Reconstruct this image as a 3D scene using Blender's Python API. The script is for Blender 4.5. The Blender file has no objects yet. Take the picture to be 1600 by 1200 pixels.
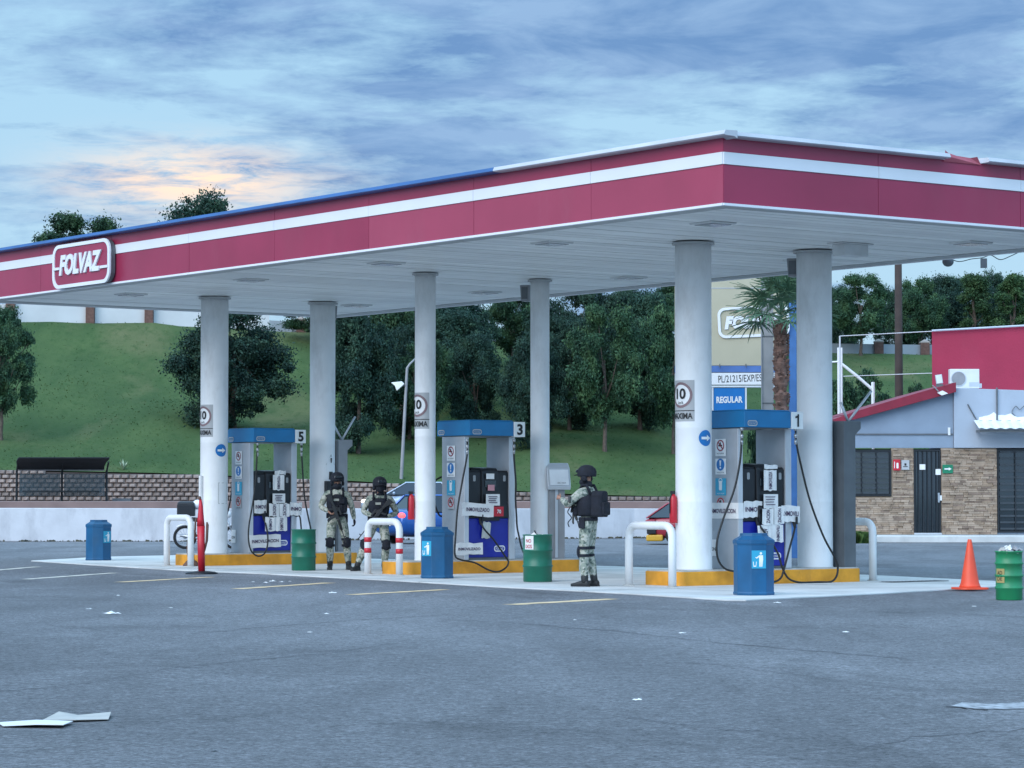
import bpy, math, random
import numpy as np
from mathutils import Vector, Matrix
random.seed(7); rng = np.random.default_rng(11)
R = math.radians
scene = bpy.context.scene
col = scene.collection
EYE = 1.42; F = 4320.0; HOR = 773.0

# ------------------------------------------------------------ camera
cam = bpy.data.cameras.new('camera'); camo = bpy.data.objects.new('camera', cam); col.objects.link(camo)
cam.sensor_width = 36; cam.lens = 36 * F / 1600; cam.clip_start = .5; cam.clip_end = 6000
camo.location = (0, 0, EYE); camo.rotation_euler = (R(90) + math.atan((HOR - 600) / F), 0, 0)
scene.camera = camo

# ------------------------------------------------------------ world + sun
SUN_EL, SUN_AZ = 33.0, -142.0       # broad fill sun, added behind the camera to the left, opposite the sunset glow
GLOW_AZ = -6.4
w = bpy.data.worlds.new('World'); scene.world = w; w.use_nodes = True
nt = w.node_tree; N = nt.nodes; L = nt.links; N.clear()
def wn(t, **k):
    n = N.new(t)
    for a, b in k.items(): setattr(n, a, b)
    return n
def wmath(op, a, b=None, c=None, clamp=False):
    n = wn('ShaderNodeMath', operation=op, use_clamp=clamp)
    for i, x in enumerate((a, b, c)):
        if x is None: continue
        if isinstance(x, (int, float)): n.inputs[i].default_value = x
        else: L.new(x, n.inputs[i])
    return n.outputs[0]
def wmix(fac, a, b):
    n = wn('ShaderNodeMix', data_type='RGBA')
    for s, x in ((n.inputs[0], fac), (n.inputs[6], a), (n.inputs[7], b)):
        if isinstance(x, (int, float)): s.default_value = x
        elif isinstance(x, tuple): s.default_value = (*x, 1)
        else: L.new(x, s)
    return n.outputs[2]
tc = wn('ShaderNodeTexCoord'); sep = wn('ShaderNodeSeparateXYZ'); L.new(tc.outputs['Generated'], sep.inputs[0])
X, Y, Z = sep.outputs
zc = wmath('MAXIMUM', Z, .012)
zz = wmath('ADD', zc, .11)
cx_ = wmath('DIVIDE', X, zz); cy_ = wmath('DIVIDE', Y, zz)
comb = wn('ShaderNodeCombineXYZ'); L.new(cx_, comb.inputs[0]); L.new(cy_, comb.inputs[1])
def noise(scale, detail, rough, dist, off, sc=(1, 1, 1)):
    m = wn('ShaderNodeMapping'); L.new(comb.outputs[0], m.inputs[0]); m.inputs['Location'].default_value = off; m.inputs['Scale'].default_value = sc
    n = wn('ShaderNodeTexNoise'); L.new(m.outputs[0], n.inputs['Vector'])
    n.inputs['Scale'].default_value = scale; n.inputs['Detail'].default_value = detail; n.inputs['Roughness'].default_value = rough; n.inputs['Distortion'].default_value = dist
    return n.outputs['Fac']
def ramp(fac, *st):
    r = wn('ShaderNodeValToRGB'); L.new(fac, r.inputs[0]); e = r.color_ramp.elements
    e[0].position, e[0].color = st[0][0], (*[st[0][1]] * 3, 1); e[1].position, e[1].color = st[1][0], (*[st[1][1]] * 3, 1)
    for p, v in st[2:]:
        q = e.new(p); q.color = (v, v, v, 1)
    return r.outputs[0]
sky = wn('ShaderNodeTexSky', sky_type='NISHITA', sun_disc=False, sun_elevation=R(SUN_EL), sun_rotation=R(SUN_AZ))
sky.air_density = 1.2; sky.dust_density = 1.0; sky.ozone_density = 2.0
nsky = wn('ShaderNodeVectorMath', operation='SCALE'); L.new(sky.outputs[0], nsky.inputs[0]); nsky.inputs['Scale'].default_value = .006
elev = wmath('MULTIPLY', Z, 5.0, clamp=True)
SKYLOW, SKYHIGH = (.52, .76, .95), (.42, .71, .95)
pale = wmix(elev, SKYLOW, SKYHIGH)
clear = wn('ShaderNodeVectorMath', operation='ADD'); L.new(pale, clear.inputs[0]); L.new(nsky.outputs[0], clear.inputs[1])
big = noise(1.45, 11, .60, .25, (3.1, 7.7, 0), (.80, .70, 1))
fine = noise(11, 8, .66, .4, (9.1, 1.7, 2), (.8, 1, 1))
cov = wmath('ADD', wmath('MULTIPLY', big, .86), wmath('MULTIPLY', fine, .14))
cmask = ramp(cov, (.45, 0), (.55, 1))
shade = noise(4.0, 9, .62, .4, (21.1, 4.7, 5), (1, 1, 1))
ccol = wmix(ramp(shade, (.38, 0), (.62, 1)), (.18, .35, .65), (.33, .53, .82))
sk = wmix(cmask, clear.outputs[0], ccol)
# sunset glow seen through the thin cloud
sd = Vector((math.sin(R(GLOW_AZ - .2)), math.cos(R(GLOW_AZ)), math.sin(R(6.5)))).normalized()
gx = wmath('DIVIDE', wmath('SUBTRACT', X, sd.x), .040); gz = wmath('DIVIDE', wmath('SUBTRACT', Z, sd.z), .0115)
gd = wmath('ADD', wmath('MULTIPLY', gx, gx), wmath('MULTIPLY', gz, gz))
gl = wmath('MULTIPLY', wmath('EXPONENT', wmath('MULTIPLY', gd, -1.0)), wmath('GREATER_THAN', Y, 0.0))
thin = ramp(wmath('ADD', wmath('MULTIPLY', cov, .5), wmath('MULTIPLY', fine, .5)), (.45, 1), (.58, .05))
sk = wmix(wmath('MULTIPLY', wmath('MULTIPLY', gl, thin), 1.0, clamp=True), sk, (1.30, .98, .74))
up = wmath('ADD', 1.0, wmath('MULTIPLY', wmath('MULTIPLY', wmath('SUBTRACT', Z, .17), 1.6, clamp=True), 1.1))
back = wmath('MULTIPLY', wmath('SUBTRACT', 1.0, Y), .5)
up = wmath('MULTIPLY', up, wmath('ADD', 1.0, wmath('MULTIPLY', wmath('MULTIPLY', back, back), .9)))  # sky raised behind the camera, added to light the columns and canopy
fin = wn('ShaderNodeVectorMath', operation='SCALE'); L.new(sk, fin.inputs[0]); L.new(up, fin.inputs['Scale'])
bg = wn('ShaderNodeBackground'); L.new(fin.outputs[0], bg.inputs[0]); bg.inputs[1].default_value = .62
wo = wn('ShaderNodeOutputWorld'); L.new(bg.outputs[0], wo.inputs[0])

sl = bpy.data.lights.new('fill_sun', 'SUN'); sl.energy = 1.45; sl.angle = R(50); sl.color = (1, .93, .88)
so = bpy.data.objects.new('fill_sun', sl); col.objects.link(so)
sdir = Vector((math.sin(R(SUN_AZ)) * math.cos(R(SUN_EL)), math.cos(R(SUN_AZ)) * math.cos(R(SUN_EL)), math.sin(R(SUN_EL))))
so.rotation_euler = sdir.to_track_quat('Z', 'Y').to_euler()
vs = scene.view_settings; vs.view_transform = 'Standard'; vs.look = 'None'; vs.gamma = 1; vs.exposure = .60; vs.use_curve_mapping = False

# ------------------------------------------------------------ frames of reference
UA = R(36.2)
uh = Vector((-math.sin(UA), math.cos(UA), 0)); vh = Vector((math.cos(UA), math.sin(UA), 0))
def S(u, v, z=0): return uh * u + vh * v + Vector((0, 0, z))
def at(px, py, D): return Vector(((px - 800) / F * D, D, EYE + (HOR - py) / F * D))
def gp(px, py, z=0.0):
    D = (EYE - z) * F / (py - HOR); return Vector(((px - 800) / F * D, D, z))

# ------------------------------------------------------------ materials
MATS = {}
def mat(name, c, rough=.6, metal=0, var=.12, scale=3.0, bump=0, bscale=40, dirt=0, dirtc=(.12, .11, .10), spec=.5, trans=0, emit=None, coat=0, obj_rand=0, detail=6):
    if name in MATS: return MATS[name]
    m = bpy.data.materials.new(name); m.use_nodes = True; t = m.node_tree; n = t.nodes; l = t.links
    b = n['Principled BSDF']; b.inputs['Roughness'].default_value = rough; b.inputs['Metallic'].default_value = metal
    b.inputs['Specular IOR Level'].default_value = spec; b.inputs['Coat Weight'].default_value = coat
    tc = n.new('ShaderNodeTexCoord'); co = tc.outputs['Object']
    ns = n.new('ShaderNodeTexNoise'); ns.inputs['Scale'].default_value = scale; ns.inputs['Detail'].default_value = detail; l.new(co, ns.inputs['Vector'])
    mx = n.new('ShaderNodeMix'); mx.data_type = 'RGBA'
    mr = n.new('ShaderNodeMapRange'); mr.inputs[1].default_value = .32; mr.inputs[2].default_value = .68; l.new(ns.outputs['Fac'], mr.inputs[0])
    l.new(mr.outputs[0], mx.inputs[0])
    mx.inputs[6].default_value = (*[max(0, x * (1 - var)) for x in c], 1); mx.inputs[7].default_value = (*[min(1, x * (1 + var)) for x in c], 1)
    out = mx.outputs[2]
    if dirt:
        n2 = n.new('ShaderNodeTexNoise'); n2.inputs['Scale'].default_value = scale * .9; n2.inputs['Detail'].default_value = 9; n2.inputs['Roughness'].default_value = .7
        mp = n.new('ShaderNodeMapping'); mp.inputs['Location'].default_value = (5, 3, 9); mp.inputs['Scale'].default_value = (1, 1, .35); l.new(co, mp.inputs[0]); l.new(mp.outputs[0], n2.inputs['Vector'])
        r2 = n.new('ShaderNodeMapRange'); r2.inputs[1].default_value = .52; r2.inputs[2].default_value = .75; r2.inputs[4].default_value = dirt; l.new(n2.outputs['Fac'], r2.inputs[0])
        m2 = n.new('ShaderNodeMix'); m2.data_type = 'RGBA'; l.new(r2.outputs[0], m2.inputs[0]); l.new(out, m2.inputs[6]); m2.inputs[7].default_value = (*dirtc, 1); out = m2.outputs[2]
    if obj_rand:
        oi = n.new('ShaderNodeObjectInfo'); r3 = n.new('ShaderNodeMapRange'); l.new(oi.outputs['Random'], r3.inputs[0]); r3.inputs[3].default_value = 1 - obj_rand; r3.inputs[4].default_value = 1 + obj_rand
        vm = n.new('ShaderNodeVectorMath'); vm.operation = 'SCALE'; l.new(out, vm.inputs[0]); l.new(r3.outputs[0], vm.inputs['Scale']); out = vm.outputs[0]
    l.new(out, b.inputs['Base Color'])
    if bump:
        nb = n.new('ShaderNodeTexNoise'); nb.inputs['Scale'].default_value = bscale; nb.inputs['Detail'].default_value = 4; l.new(co, nb.inputs['Vector'])
        bp = n.new('ShaderNodeBump'); bp.inputs['Strength'].default_value = bump; bp.inputs['Distance'].default_value = .02; l.new(nb.outputs['Fac'], bp.inputs['Height']); l.new(bp.outputs[0], b.inputs['Normal'])
    if trans: b.inputs['Transmission Weight'].default_value = trans
    if emit: b.inputs['Emission Color'].default_value = (*emit[0], 1); b.inputs['Emission Strength'].default_value = emit[1]
    MATS[name] = m; return m

M_col = mat('column_paint', (.82, .82, .82), .5, var=.05, scale=2, bump=.08, bscale=18, dirt=.5, dirtc=(.42, .40, .38))
M_white = mat('white_paint', (.78, .78, .78), .4, var=.05, dirt=.25, dirtc=(.4, .36, .3))
M_wall = mat('whitewashed_wall', (.58, .58, .60), .8, var=.10, scale=1.2, bump=.3, bscale=9, dirt=.85, dirtc=(.34, .34, .36))
M_red = mat('fascia_red', (.31, .026, .070), .32, var=.10, scale=.8, dirt=.10, dirtc=(.35, .15, .17))
M_stripe = mat('fascia_white', (.74, .75, .78), .4, var=.03, scale=1)
M_bluecap = mat('cap_blue', (.03, .11, .30), .4, var=.15, scale=1)
M_cap = mat('cap_white', (.50, .52, .56), .45, var=.10, scale=1.5, dirt=.2, dirtc=(.4, .4, .4))
M_soffit = mat('soffit_white', (.80, .81, .79), .40, var=.06, scale=.9, dirt=.25, dirtc=(.50, .48, .44), obj_rand=.09)
M_gap = mat('dark_gap', (.10, .10, .10), .9)
M_yellow = mat('kerb_yellow', (.70, .30, .022), .7, var=.22, scale=3, bump=.2, bscale=25, dirt=.45, dirtc=(.22, .13, .06))
M_conc = mat('island_concrete', (.46, .45, .42), .85, var=.18, scale=3, bump=.2, dirt=.3)
M_blue = mat('header_blue', (.006, .165, .38), .35, var=.12, scale=2, dirt=.08)
M_deep = mat('dispenser_blue', (.008, .018, .30), .35, var=.10, scale=2)
M_black = mat('black_plastic', (.010, .012, .016), .42, var=.2, scale=6, dirt=.1, dirtc=(.05, .05, .05))
M_rub = mat('hose_rubber', (.010, .011, .012), .5)
M_grey = mat('pillar_grey', (.38, .40, .43), .40, metal=.25, var=.10, scale=3, dirt=.18)
M_greyl = mat('pillar_trim', (.55, .57, .60), .35, metal=.3, var=.05)
M_dgrey = mat('pylon_grey', (.11, .12, .13), .5, var=.15)
M_mgrey = mat('pylon_light_grey', (.27, .27, .28), .5, var=.12)
M_steel = mat('steel', (.45, .46, .48), .35, metal=.8)
M_paper = mat('paper', (.74, .73, .72), .8, var=.08, scale=6, bump=.5, bscale=12)
M_ink = mat('black_ink', (.012, .012, .014), .6, var=0)
M_inkp = mat('purple_ink', (.06, .03, .08), .6, var=0)
M_inkr = mat('red_ink', (.45, .03, .04), .6, var=0)
M_sgrey = mat('sign_grey', (.42, .43, .44), .5, var=.04)
M_swhite = mat('sign_white', (.80, .80, .80), .4, var=.02)
M_sblue = mat('sign_blue', (.01, .17, .48), .4, var=.03)
M_steal = mat('sign_teal', (.03, .34, .52), .4, var=.05)
M_plate = mat('plate_white', (.80, .81, .80), .4, var=.02)
M_bin = mat('bin_blue', (.005, .085, .20), .42, var=.16, scale=3, dirt=.22, dirtc=(.08, .14, .22))
M_drum = mat('drum_green', (.008, .14, .085), .4, var=.15, scale=3, dirt=.2, dirtc=(.08, .09, .06))
M_drum2 = mat('drum_bright_green', (.015, .22, .085), .4, var=.15, scale=3, dirt=.3, dirtc=(.10, .08, .05))
M_orange = mat('cone_orange', (.78, .075, .025), .45, var=.08)
M_redp = mat('post_red', (.52, .015, .03), .4, var=.12, dirt=.15)
M_brown = mat('rust_brown', (.13, .07, .05), .8, var=.3)
M_skin = mat('skin', (.36, .18, .12), .55, var=.08)
M_vest = mat('tactical_black', (.007, .009, .017), .85, var=.3, scale=9, bump=.5, bscale=20)
M_boot = mat('boot_black', (.014, .015, .016), .6, var=.2)
M_gun = mat('gunmetal', (.012, .012, .013), .4)
M_glass = mat('dark_glass', (.012, .02, .028), .06, var=.1, spec=.8)
M_tyre = mat('tyre', (.013, .013, .014), .8)
M_rim = mat('rim', (.42, .43, .45), .3, metal=.7)
M_stone1 = mat('ledge_tan', (.31, .225, .16), .85, var=.25, scale=4, bump=.4)
M_stone2 = mat('ledge_buff', (.37, .28, .21), .85, var=.2, scale=4, bump=.4)
M_stone3 = mat('ledge_brown', (.23, .165, .125), .85, var=.25, scale=4, bump=.4)
M_bwall = mat('office_blue_grey', (.23, .29, .37), .8, var=.08, scale=1.2, bump=.2, bscale=12, dirt=.12, dirtc=(.2, .22, .25))
M_bwall2 = mat('office_light_grey', (.36, .41, .48), .8, var=.07, scale=1, bump=.2, bscale=12, dirt=.2, dirtc=(.24, .26, .3))
M_bigred = mat('red_wall', (.36, .022, .060), .7, var=.08, scale=1, bump=.3, bscale=14, dirt=.08, dirtc=(.3, .1, .12))
M_roofred = mat('roof_red', (.22, .010, .03), .5, var=.12)
M_block = mat('split_block', (.25, .20, .175), .9, var=.25, scale=5, bump=.8, bscale=10, obj_rand=.22)
M_blockgap = mat('block_gap', (.06, .045, .04), .95)
M_pink = mat('pink_pavement', (.24, .165, .15), .9, var=.15, scale=1, bump=.2)
M_bark = mat('bark', (.10, .075, .06), .9, var=.3, scale=6, bump=.6, bscale=10)
M_beige = mat('sign_beige', (.46, .42, .30), .6, var=.06, scale=1.2)
M_sign_frame = mat('sign_frame_white', (.7, .72, .74), .5)
M_bandblue = mat('band_blue', (.08, .17, .42), .5)
M_pole = mat('pole_brown', (.045, .03, .025), .85, var=.2)
M_postconc = mat('post_concrete', (.30, .30, .30), .85, var=.12, scale=3)
M_brick = mat('pillar_brick', (.14, .075, .06), .9, var=.25, scale=6)
M_hillwall = mat('hilltop_wall', (.62, .62, .62), .8, var=.08, scale=.6)
M_hillwall2 = mat('hilltop_wall_grey', (.30, .33, .36), .8, var=.1, scale=.6)
M_carblue = mat('car_blue', (.008, .085, .33), .25, metal=.3, var=.03, coat=.6)
M_carsilver = mat('car_silver', (.36, .42, .50), .28, metal=.4, var=.03, coat=.5)
M_carred = mat('car_red', (.30, .02, .035), .3, var=.03, coat=.5)
M_taxiy = mat('car_yellow', (.60, .33, .03), .4, var=.05)
M_light = mat('headlight', (.8, .8, .78), .2, emit=((1, .86, .66), 3.0))
M_tail = mat('taillight', (.7, .04, .06), .25, emit=((1, .12, .12), 1.2))
M_lens = mat('dull_lens', (.6, .6, .6), .2)
M_frond = mat('palm_leaf', (.085, .165, .095), .5, var=.3, scale=5)
M_palmtrunk = mat('palm_trunk', (.19, .11, .085), .95, var=.35, scale=8, bump=.8, bscale=10)
M_cardb = mat('cardboard', (.42, .40, .37), .9, var=.1, scale=4, bump=.2)
M_shelter = mat('shelter_dark', (.010, .017, .022), .8, var=.2)
M_blind = mat('blind_slat', (.035, .045, .055), .5, var=.1)
M_fire = mat('extinguisher_red', (.50, .015, .03), .35)
M_pink2 = mat('pink_label', (.55, .25, .28), .6, var=.1)
M_tan = mat('office_wall_base', (.35, .27, .2), .9)

# ------------------------------------------------------------ mesh builder
class MB:
    def __init__(s): s.v = []; s.f = []; s.m = []; s.mi = 0
    def add(s, vs, fs):
        o = len(s.v); s.v += [tuple(x) for x in vs]; s.f += [tuple(i + o for i in f) for f in fs]; s.m += [s.mi] * len(fs)
    def box(s, x0, x1, y0, y1, z0, z1, M=None):
        vs = [Vector((x, y, z)) for z in (z0, z1) for y in (y0, y1) for x in (x0, x1)]
        if M is not None: vs = [M @ q for q in vs]
        s.add(vs, [(0, 2, 3, 1), (4, 5, 7, 6), (0, 1, 5, 4), (2, 6, 7, 3), (0, 4, 6, 2), (1, 3, 7, 5)]); return s
    def tube(s, pts, rad, n=10, caps=True):
        pts = [Vector(p) for p in pts]
        if isinstance(rad, (int, float)): rad = [rad] * len(pts)
        up = Vector((0, 0, 1)); rings = []; a = None
        for i, p in enumerate(pts):
            d = (pts[min(i + 1, len(pts) - 1)] - pts[max(i - 1, 0)]).normalized()
            if a is None:
                a = d.cross(up)
                if a.length < .1: a = d.cross(Vector((1, 0, 0)))
                a.normalize()
            else:
                a = (a - d * a.dot(d)).normalized()
            b = d.cross(a)
            rings.append([p + (a * math.cos(2 * math.pi * k / n) + b * math.sin(2 * math.pi * k / n)) * rad[i] for k in range(n)])
        vs = [q for r in rings for q in r]; fs = []
        for i in range(len(pts) - 1):
            for k in range(n): fs.append((i * n + k, i * n + (k + 1) % n, (i + 1) * n + (k + 1) % n, (i + 1) * n + k))
        if caps: fs += [tuple(range(n))[::-1], tuple((len(pts) - 1) * n + k for k in range(n))]
        s.add(vs, fs); return s
    def lathe(s, prof, n=20, c=(0, 0, 0), M=None, rot=0):
        vs = []; fs = []
        for r, z in prof:
            for k in range(n):
                t = 2 * math.pi * k / n + rot; q = Vector((c[0] + r * math.cos(t), c[1] + r * math.sin(t), c[2] + z)); vs.append(M @ q if M is not None else q)
        for i in range(len(prof) - 1):
            for k in range(n): fs.append((i * n + k, i * n + (k + 1) % n, (i + 1) * n + (k + 1) % n, (i + 1) * n + k))
        fs += [tuple(range(n))[::-1], tuple((len(prof) - 1) * n + k for k in range(n))]
        s.add(vs, fs); return s
    def ell(s, c, r, n=14, m=9, M=None):
        pr = [(max(1e-3, math.sin(math.pi * i / m)), -math.cos(math.pi * i / m)) for i in range(m + 1)]
        T = Matrix.Translation(c) @ (M if M is not None else Matrix()) @ Matrix.Diagonal((*r, 1))
        return s.lathe(pr, n, M=T)
    def prism(s, poly, h, T=None):      # poly in local xy, extruded h along z, then T
        n = len(poly); vs = [Vector((x, y, 0)) for x, y in poly] + [Vector((x, y, h)) for x, y in poly]
        if T is not None: vs = [T @ q for q in vs]
        s.add(vs, [tuple(range(n))[::-1], tuple(range(n, 2 * n))] + [(i, (i + 1) % n, n + (i + 1) % n, n + i) for i in range(n)]); return s
    def poly(s, pts): s.add(pts, [tuple(range(len(pts)))]); return s
    def loft(s, rings, closed=True, caps=True):
        n = len(rings[0]); vs = [q for r in rings for q in r]; fs = []
        for i in range(len(rings) - 1):
            for k in range(n if closed else n - 1): fs.append((i * n + k, i * n + (k + 1) % n, (i + 1) * n + (k + 1) % n, (i + 1) * n + k))
        if caps: fs += [tuple(range(n))[::-1], tuple((len(rings) - 1) * n + k for k in range(n))]
        s.add(vs, fs); return s
    def build(s, name, m, parent=None, smooth=False, bevel=0, kind=None, loc=None, rz=0, auto=False):
        me = bpy.data.meshes.new(name); me.from_pydata(s.v, [], s.f); me.update()
        ms = m if isinstance(m, (list, tuple)) else [m]
        for q in ms: me.materials.append(q)
        if len(ms) > 1: me.polygons.foreach_set('material_index', s.m)
        if smooth:
            me.polygons.foreach_set('use_smooth', [len(f) <= 4 for f in s.f])
        o = bpy.data.objects.new(name, me); col.objects.link(o)
        if parent is not None: o.parent = parent
        if loc is not None: o.location = loc
        o.rotation_euler.z = rz
        if bevel:
            b = o.modifiers.new('bevel', 'BEVEL'); b.width = bevel; b.segments = 2; b.limit_method = 'ANGLE'
        if kind: o['kind'] = kind
        return o
def tag(o, label, cat, group=None):
    o['label'] = label; o['category'] = cat
    if group: o['group'] = group
    return o
def thing(name, label, cat, loc=(0, 0, 0), rz=0, group=None):
    o = bpy.data.objects.new(name, None); col.objects.link(o); o.empty_display_size = .2
    o.location = loc; o.rotation_euler.z = rz; return tag(o, label, cat, group)
def copy_tree(o, parent=None, label=None):
    c = o.copy(); col.objects.link(c)
    if parent is not None: c.parent = parent
    if label: c['label'] = label
    for ch in list(o.children): copy_tree(ch, c)
    return c
def frame(origin, xd, yd):
    xd = Vector(xd).normalized(); yd = Vector(yd).normalized(); n = xd.cross(yd)
    M = Matrix((xd, yd, n)).transposed().to_4x4(); M.translation = Vector(origin); return M
def text_geo(s, height, width=None, shear=0, bold=0, space=1):
    c = bpy.data.curves.new('t', 'FONT'); c.body = s; c.align_x = 'CENTER'; c.align_y = 'CENTER'; c.resolution_u = 3; c.shear = shear; c.offset = bold; c.space_character = space
    o = bpy.data.objects.new('t', c); me = o.to_mesh()
    vs = [Vector(q.co) for q in me.vertices]; fs = [tuple(p.vertices) for p in me.polygons]
    o.to_mesh_clear(); bpy.data.objects.remove(o); bpy.data.curves.remove(c)
    x0 = min(q.x for q in vs); x1 = max(q.x for q in vs); y0 = min(q.y for q in vs); y1 = max(q.y for q in vs)
    sy = height / (y1 - y0); sx = width / (x1 - x0) if width else sy
    return [Vector(((q.x - (x0 + x1) / 2) * sx, (q.y - (y0 + y1) / 2) * sy, 0)) for q in vs], fs
def text(s, T, height, m, parent=None, width=None, name='lettering', shear=0, bold=0, depth=0, space=1, wrap=None):
    vs, fs = text_geo(s, height, width, shear, bold, space)
    if wrap: vs = [wrap(q) for q in vs]
    else: vs = [T @ (q + Vector((0, 0, depth))) for q in vs]
    b = MB(); b.add(vs, fs)
    if depth and not wrap:
        # give raised letters sides
        from collections import Counter
        ed = Counter()
        for f in fs:
            for i in range(len(f)): ed[(f[i], f[(i + 1) % len(f)])] += 1
        back = [q - (T.to_3x3() @ Vector((0, 0, depth))) for q in vs]; n = len(b.v); b.v += [tuple(q) for q in back]
        for (i, j) in ed:
            if (j, i) not in ed: b.f.append((i, n + i, n + j, j)); b.m.append(0)
    return b.build(name, m, parent)
def panel(T, w_, h, m, parent, name='panel', th=.006, off=(0, 0), bevel=0):
    b = MB(); b.box(off[0] - w_ / 2, off[0] + w_ / 2, off[1] - h / 2, off[1] + h / 2, 0, th, T); return b.build(name, m, parent, bevel=bevel)
def rrect(w_, h, r, n=6):
    o = []
    for cx, cy, a0 in ((w_ / 2 - r, h / 2 - r, 0), (-w_ / 2 + r, h / 2 - r, 90), (-w_ / 2 + r, -h / 2 + r, 180), (w_ / 2 - r, -h / 2 + r, 270)):
        for i in range(n + 1):
            a = R(a0 + 90 * i / n); o.append((cx + r * math.cos(a), cy + r * math.sin(a)))
    return o
def ringplate(outer, inner, T, th=.02):
    n = len(outer); b = MB()
    vs = [T @ Vector((x, y, z)) for z in (0, th) for P in (outer, inner) for x, y in P]
    fs = []
    for i in range(n):
        j = (i + 1) % n
        fs += [(2 * n + i, 2 * n + j, 3 * n + j, 3 * n + i), (i, j, 2 * n + j, 2 * n + i), (n + j, n + i, 3 * n + i, 3 * n + j)]
    b.add(vs, fs); return b
def circ(r, n=24, sy=1): return [(r * math.cos(2 * math.pi * k / n), r * sy * math.sin(2 * math.pi * k / n)) for k in range(n)]
def cr(pts, n=8):           # catmull-rom
    P = [Vector(p) for p in pts]; P = [P[0] * 2 - P[1]] + P + [P[-1] * 2 - P[-2]]; o = []
    for i in range(1, len(P) - 2):
        for k in range(n):
            t = k / n; a, b, c, d = P[i - 1:i + 3]
            o.append(.5 * ((2 * b) + (c - a) * t + (2 * a - 5 * b + 4 * c - d) * t * t + (3 * b - a - 3 * c + d) * t ** 3))
    o.append(P[-2]); return o
# ------------------------------------------------------------ ground materials
def asphalt():
    m = bpy.data.materials.new('asphalt'); m.use_nodes = True; t = m.node_tree; n = t.nodes; l = t.links; b = n['Principled BSDF']
    tc = n.new('ShaderNodeTexCoord'); co = tc.outputs['Object']
    def nz(s, d, r=.6, mp=None, dist=0):
        q = n.new('ShaderNodeTexNoise'); q.inputs['Scale'].default_value = s; q.inputs['Detail'].default_value = d; q.inputs['Roughness'].default_value = r; q.inputs['Distortion'].default_value = dist
        if mp:
            k = n.new('ShaderNodeMapping'); k.inputs['Rotation'].default_value = (0, 0, mp[1]); k.inputs['Scale'].default_value = mp[0]; k.inputs['Location'].default_value = mp[2] if len(mp) > 2 else (0, 0, 0); l.new(co, k.inputs[0]); l.new(k.outputs[0], q.inputs['Vector'])
        else: l.new(co, q.inputs['Vector'])
        return q.outputs['Fac']
    def rmp(f, a, b_, c, d):
        r = n.new('ShaderNodeMapRange'); l.new(f, r.inputs[0]); r.inputs[1].default_value = a; r.inputs[2].default_value = b_; r.inputs[3].default_value = c; r.inputs[4].default_value = d; return r.outputs[0]
    def mul(a, b_):
        q = n.new('ShaderNodeMath'); q.operation = 'MULTIPLY'; l.new(a, q.inputs[0])
        if isinstance(b_, float): q.inputs[1].default_value = b_
        else: l.new(b_, q.inputs[1])
        return q.outputs[0]
    grain = nz(24, 7, .88); grain2 = nz(7, 6, .85); patch = nz(.16, 6, .65, ((1, .45, 1), .3)); streak = nz(.55, 7, .62, ((1, .22, 1), -.5, (4, 2, 0)), .6)
    stain = nz(.34, 8, .7, ((1, .7, 1), .2, (17, 5, 0)), 1.2); pale = nz(.22, 7, .7, ((1, .6, 1), .1, (3.4, 31, 0)), 1.0)
    v = mul(mul(rmp(grain, .40, .60, .40, 1.65), rmp(grain2, .36, .64, .66, 1.36)), mul(rmp(patch, .35, .65, .80, 1.18), rmp(streak, .35, .65, .84, 1.14)))
    v = mul(v, mul(rmp(stain, .54, .70, 1.0, .62), rmp(pale, .55, .70, 1.0, 1.40)))
    vm = n.new('ShaderNodeVectorMath'); vm.operation = 'SCALE'; vm.inputs[0].default_value = (.170, .171, .182); l.new(v, vm.inputs['Scale'])
    l.new(vm.outputs[0], b.inputs['Base Color']); b.inputs['Roughness'].default_value = .78; b.inputs['Specular IOR Level'].default_value = .35
    bp = n.new('ShaderNodeBump'); bp.inputs['Strength'].default_value = .8; bp.inputs['Distance'].default_value = .03; l.new(grain, bp.inputs['Height']); l.new(bp.outputs[0], b.inputs['Normal'])
    return m
M_asph = asphalt()
M_apron = mat('apron_concrete', (.60, .60, .58), .8, var=.16, scale=.9, bump=.15, dirt=.35, dirtc=(.22, .22, .22))
M_mark_w = mat('worn_white_paint', (.60, .56, .48), .8, var=.2, scale=4, dirt=.8, dirtc=(.2, .2, .21))
M_mark_y = mat('worn_yellow_paint', (.72, .52, .30), .8, var=.2, scale=4, dirt=.5, dirtc=(.2, .19, .19))
M_crack = mat('crack_tar', (.045, .047, .052), .9, var=.2)
M_soil = mat('far_ground', (.10, .13, .06), .95, var=.3, scale=.02)
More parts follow.
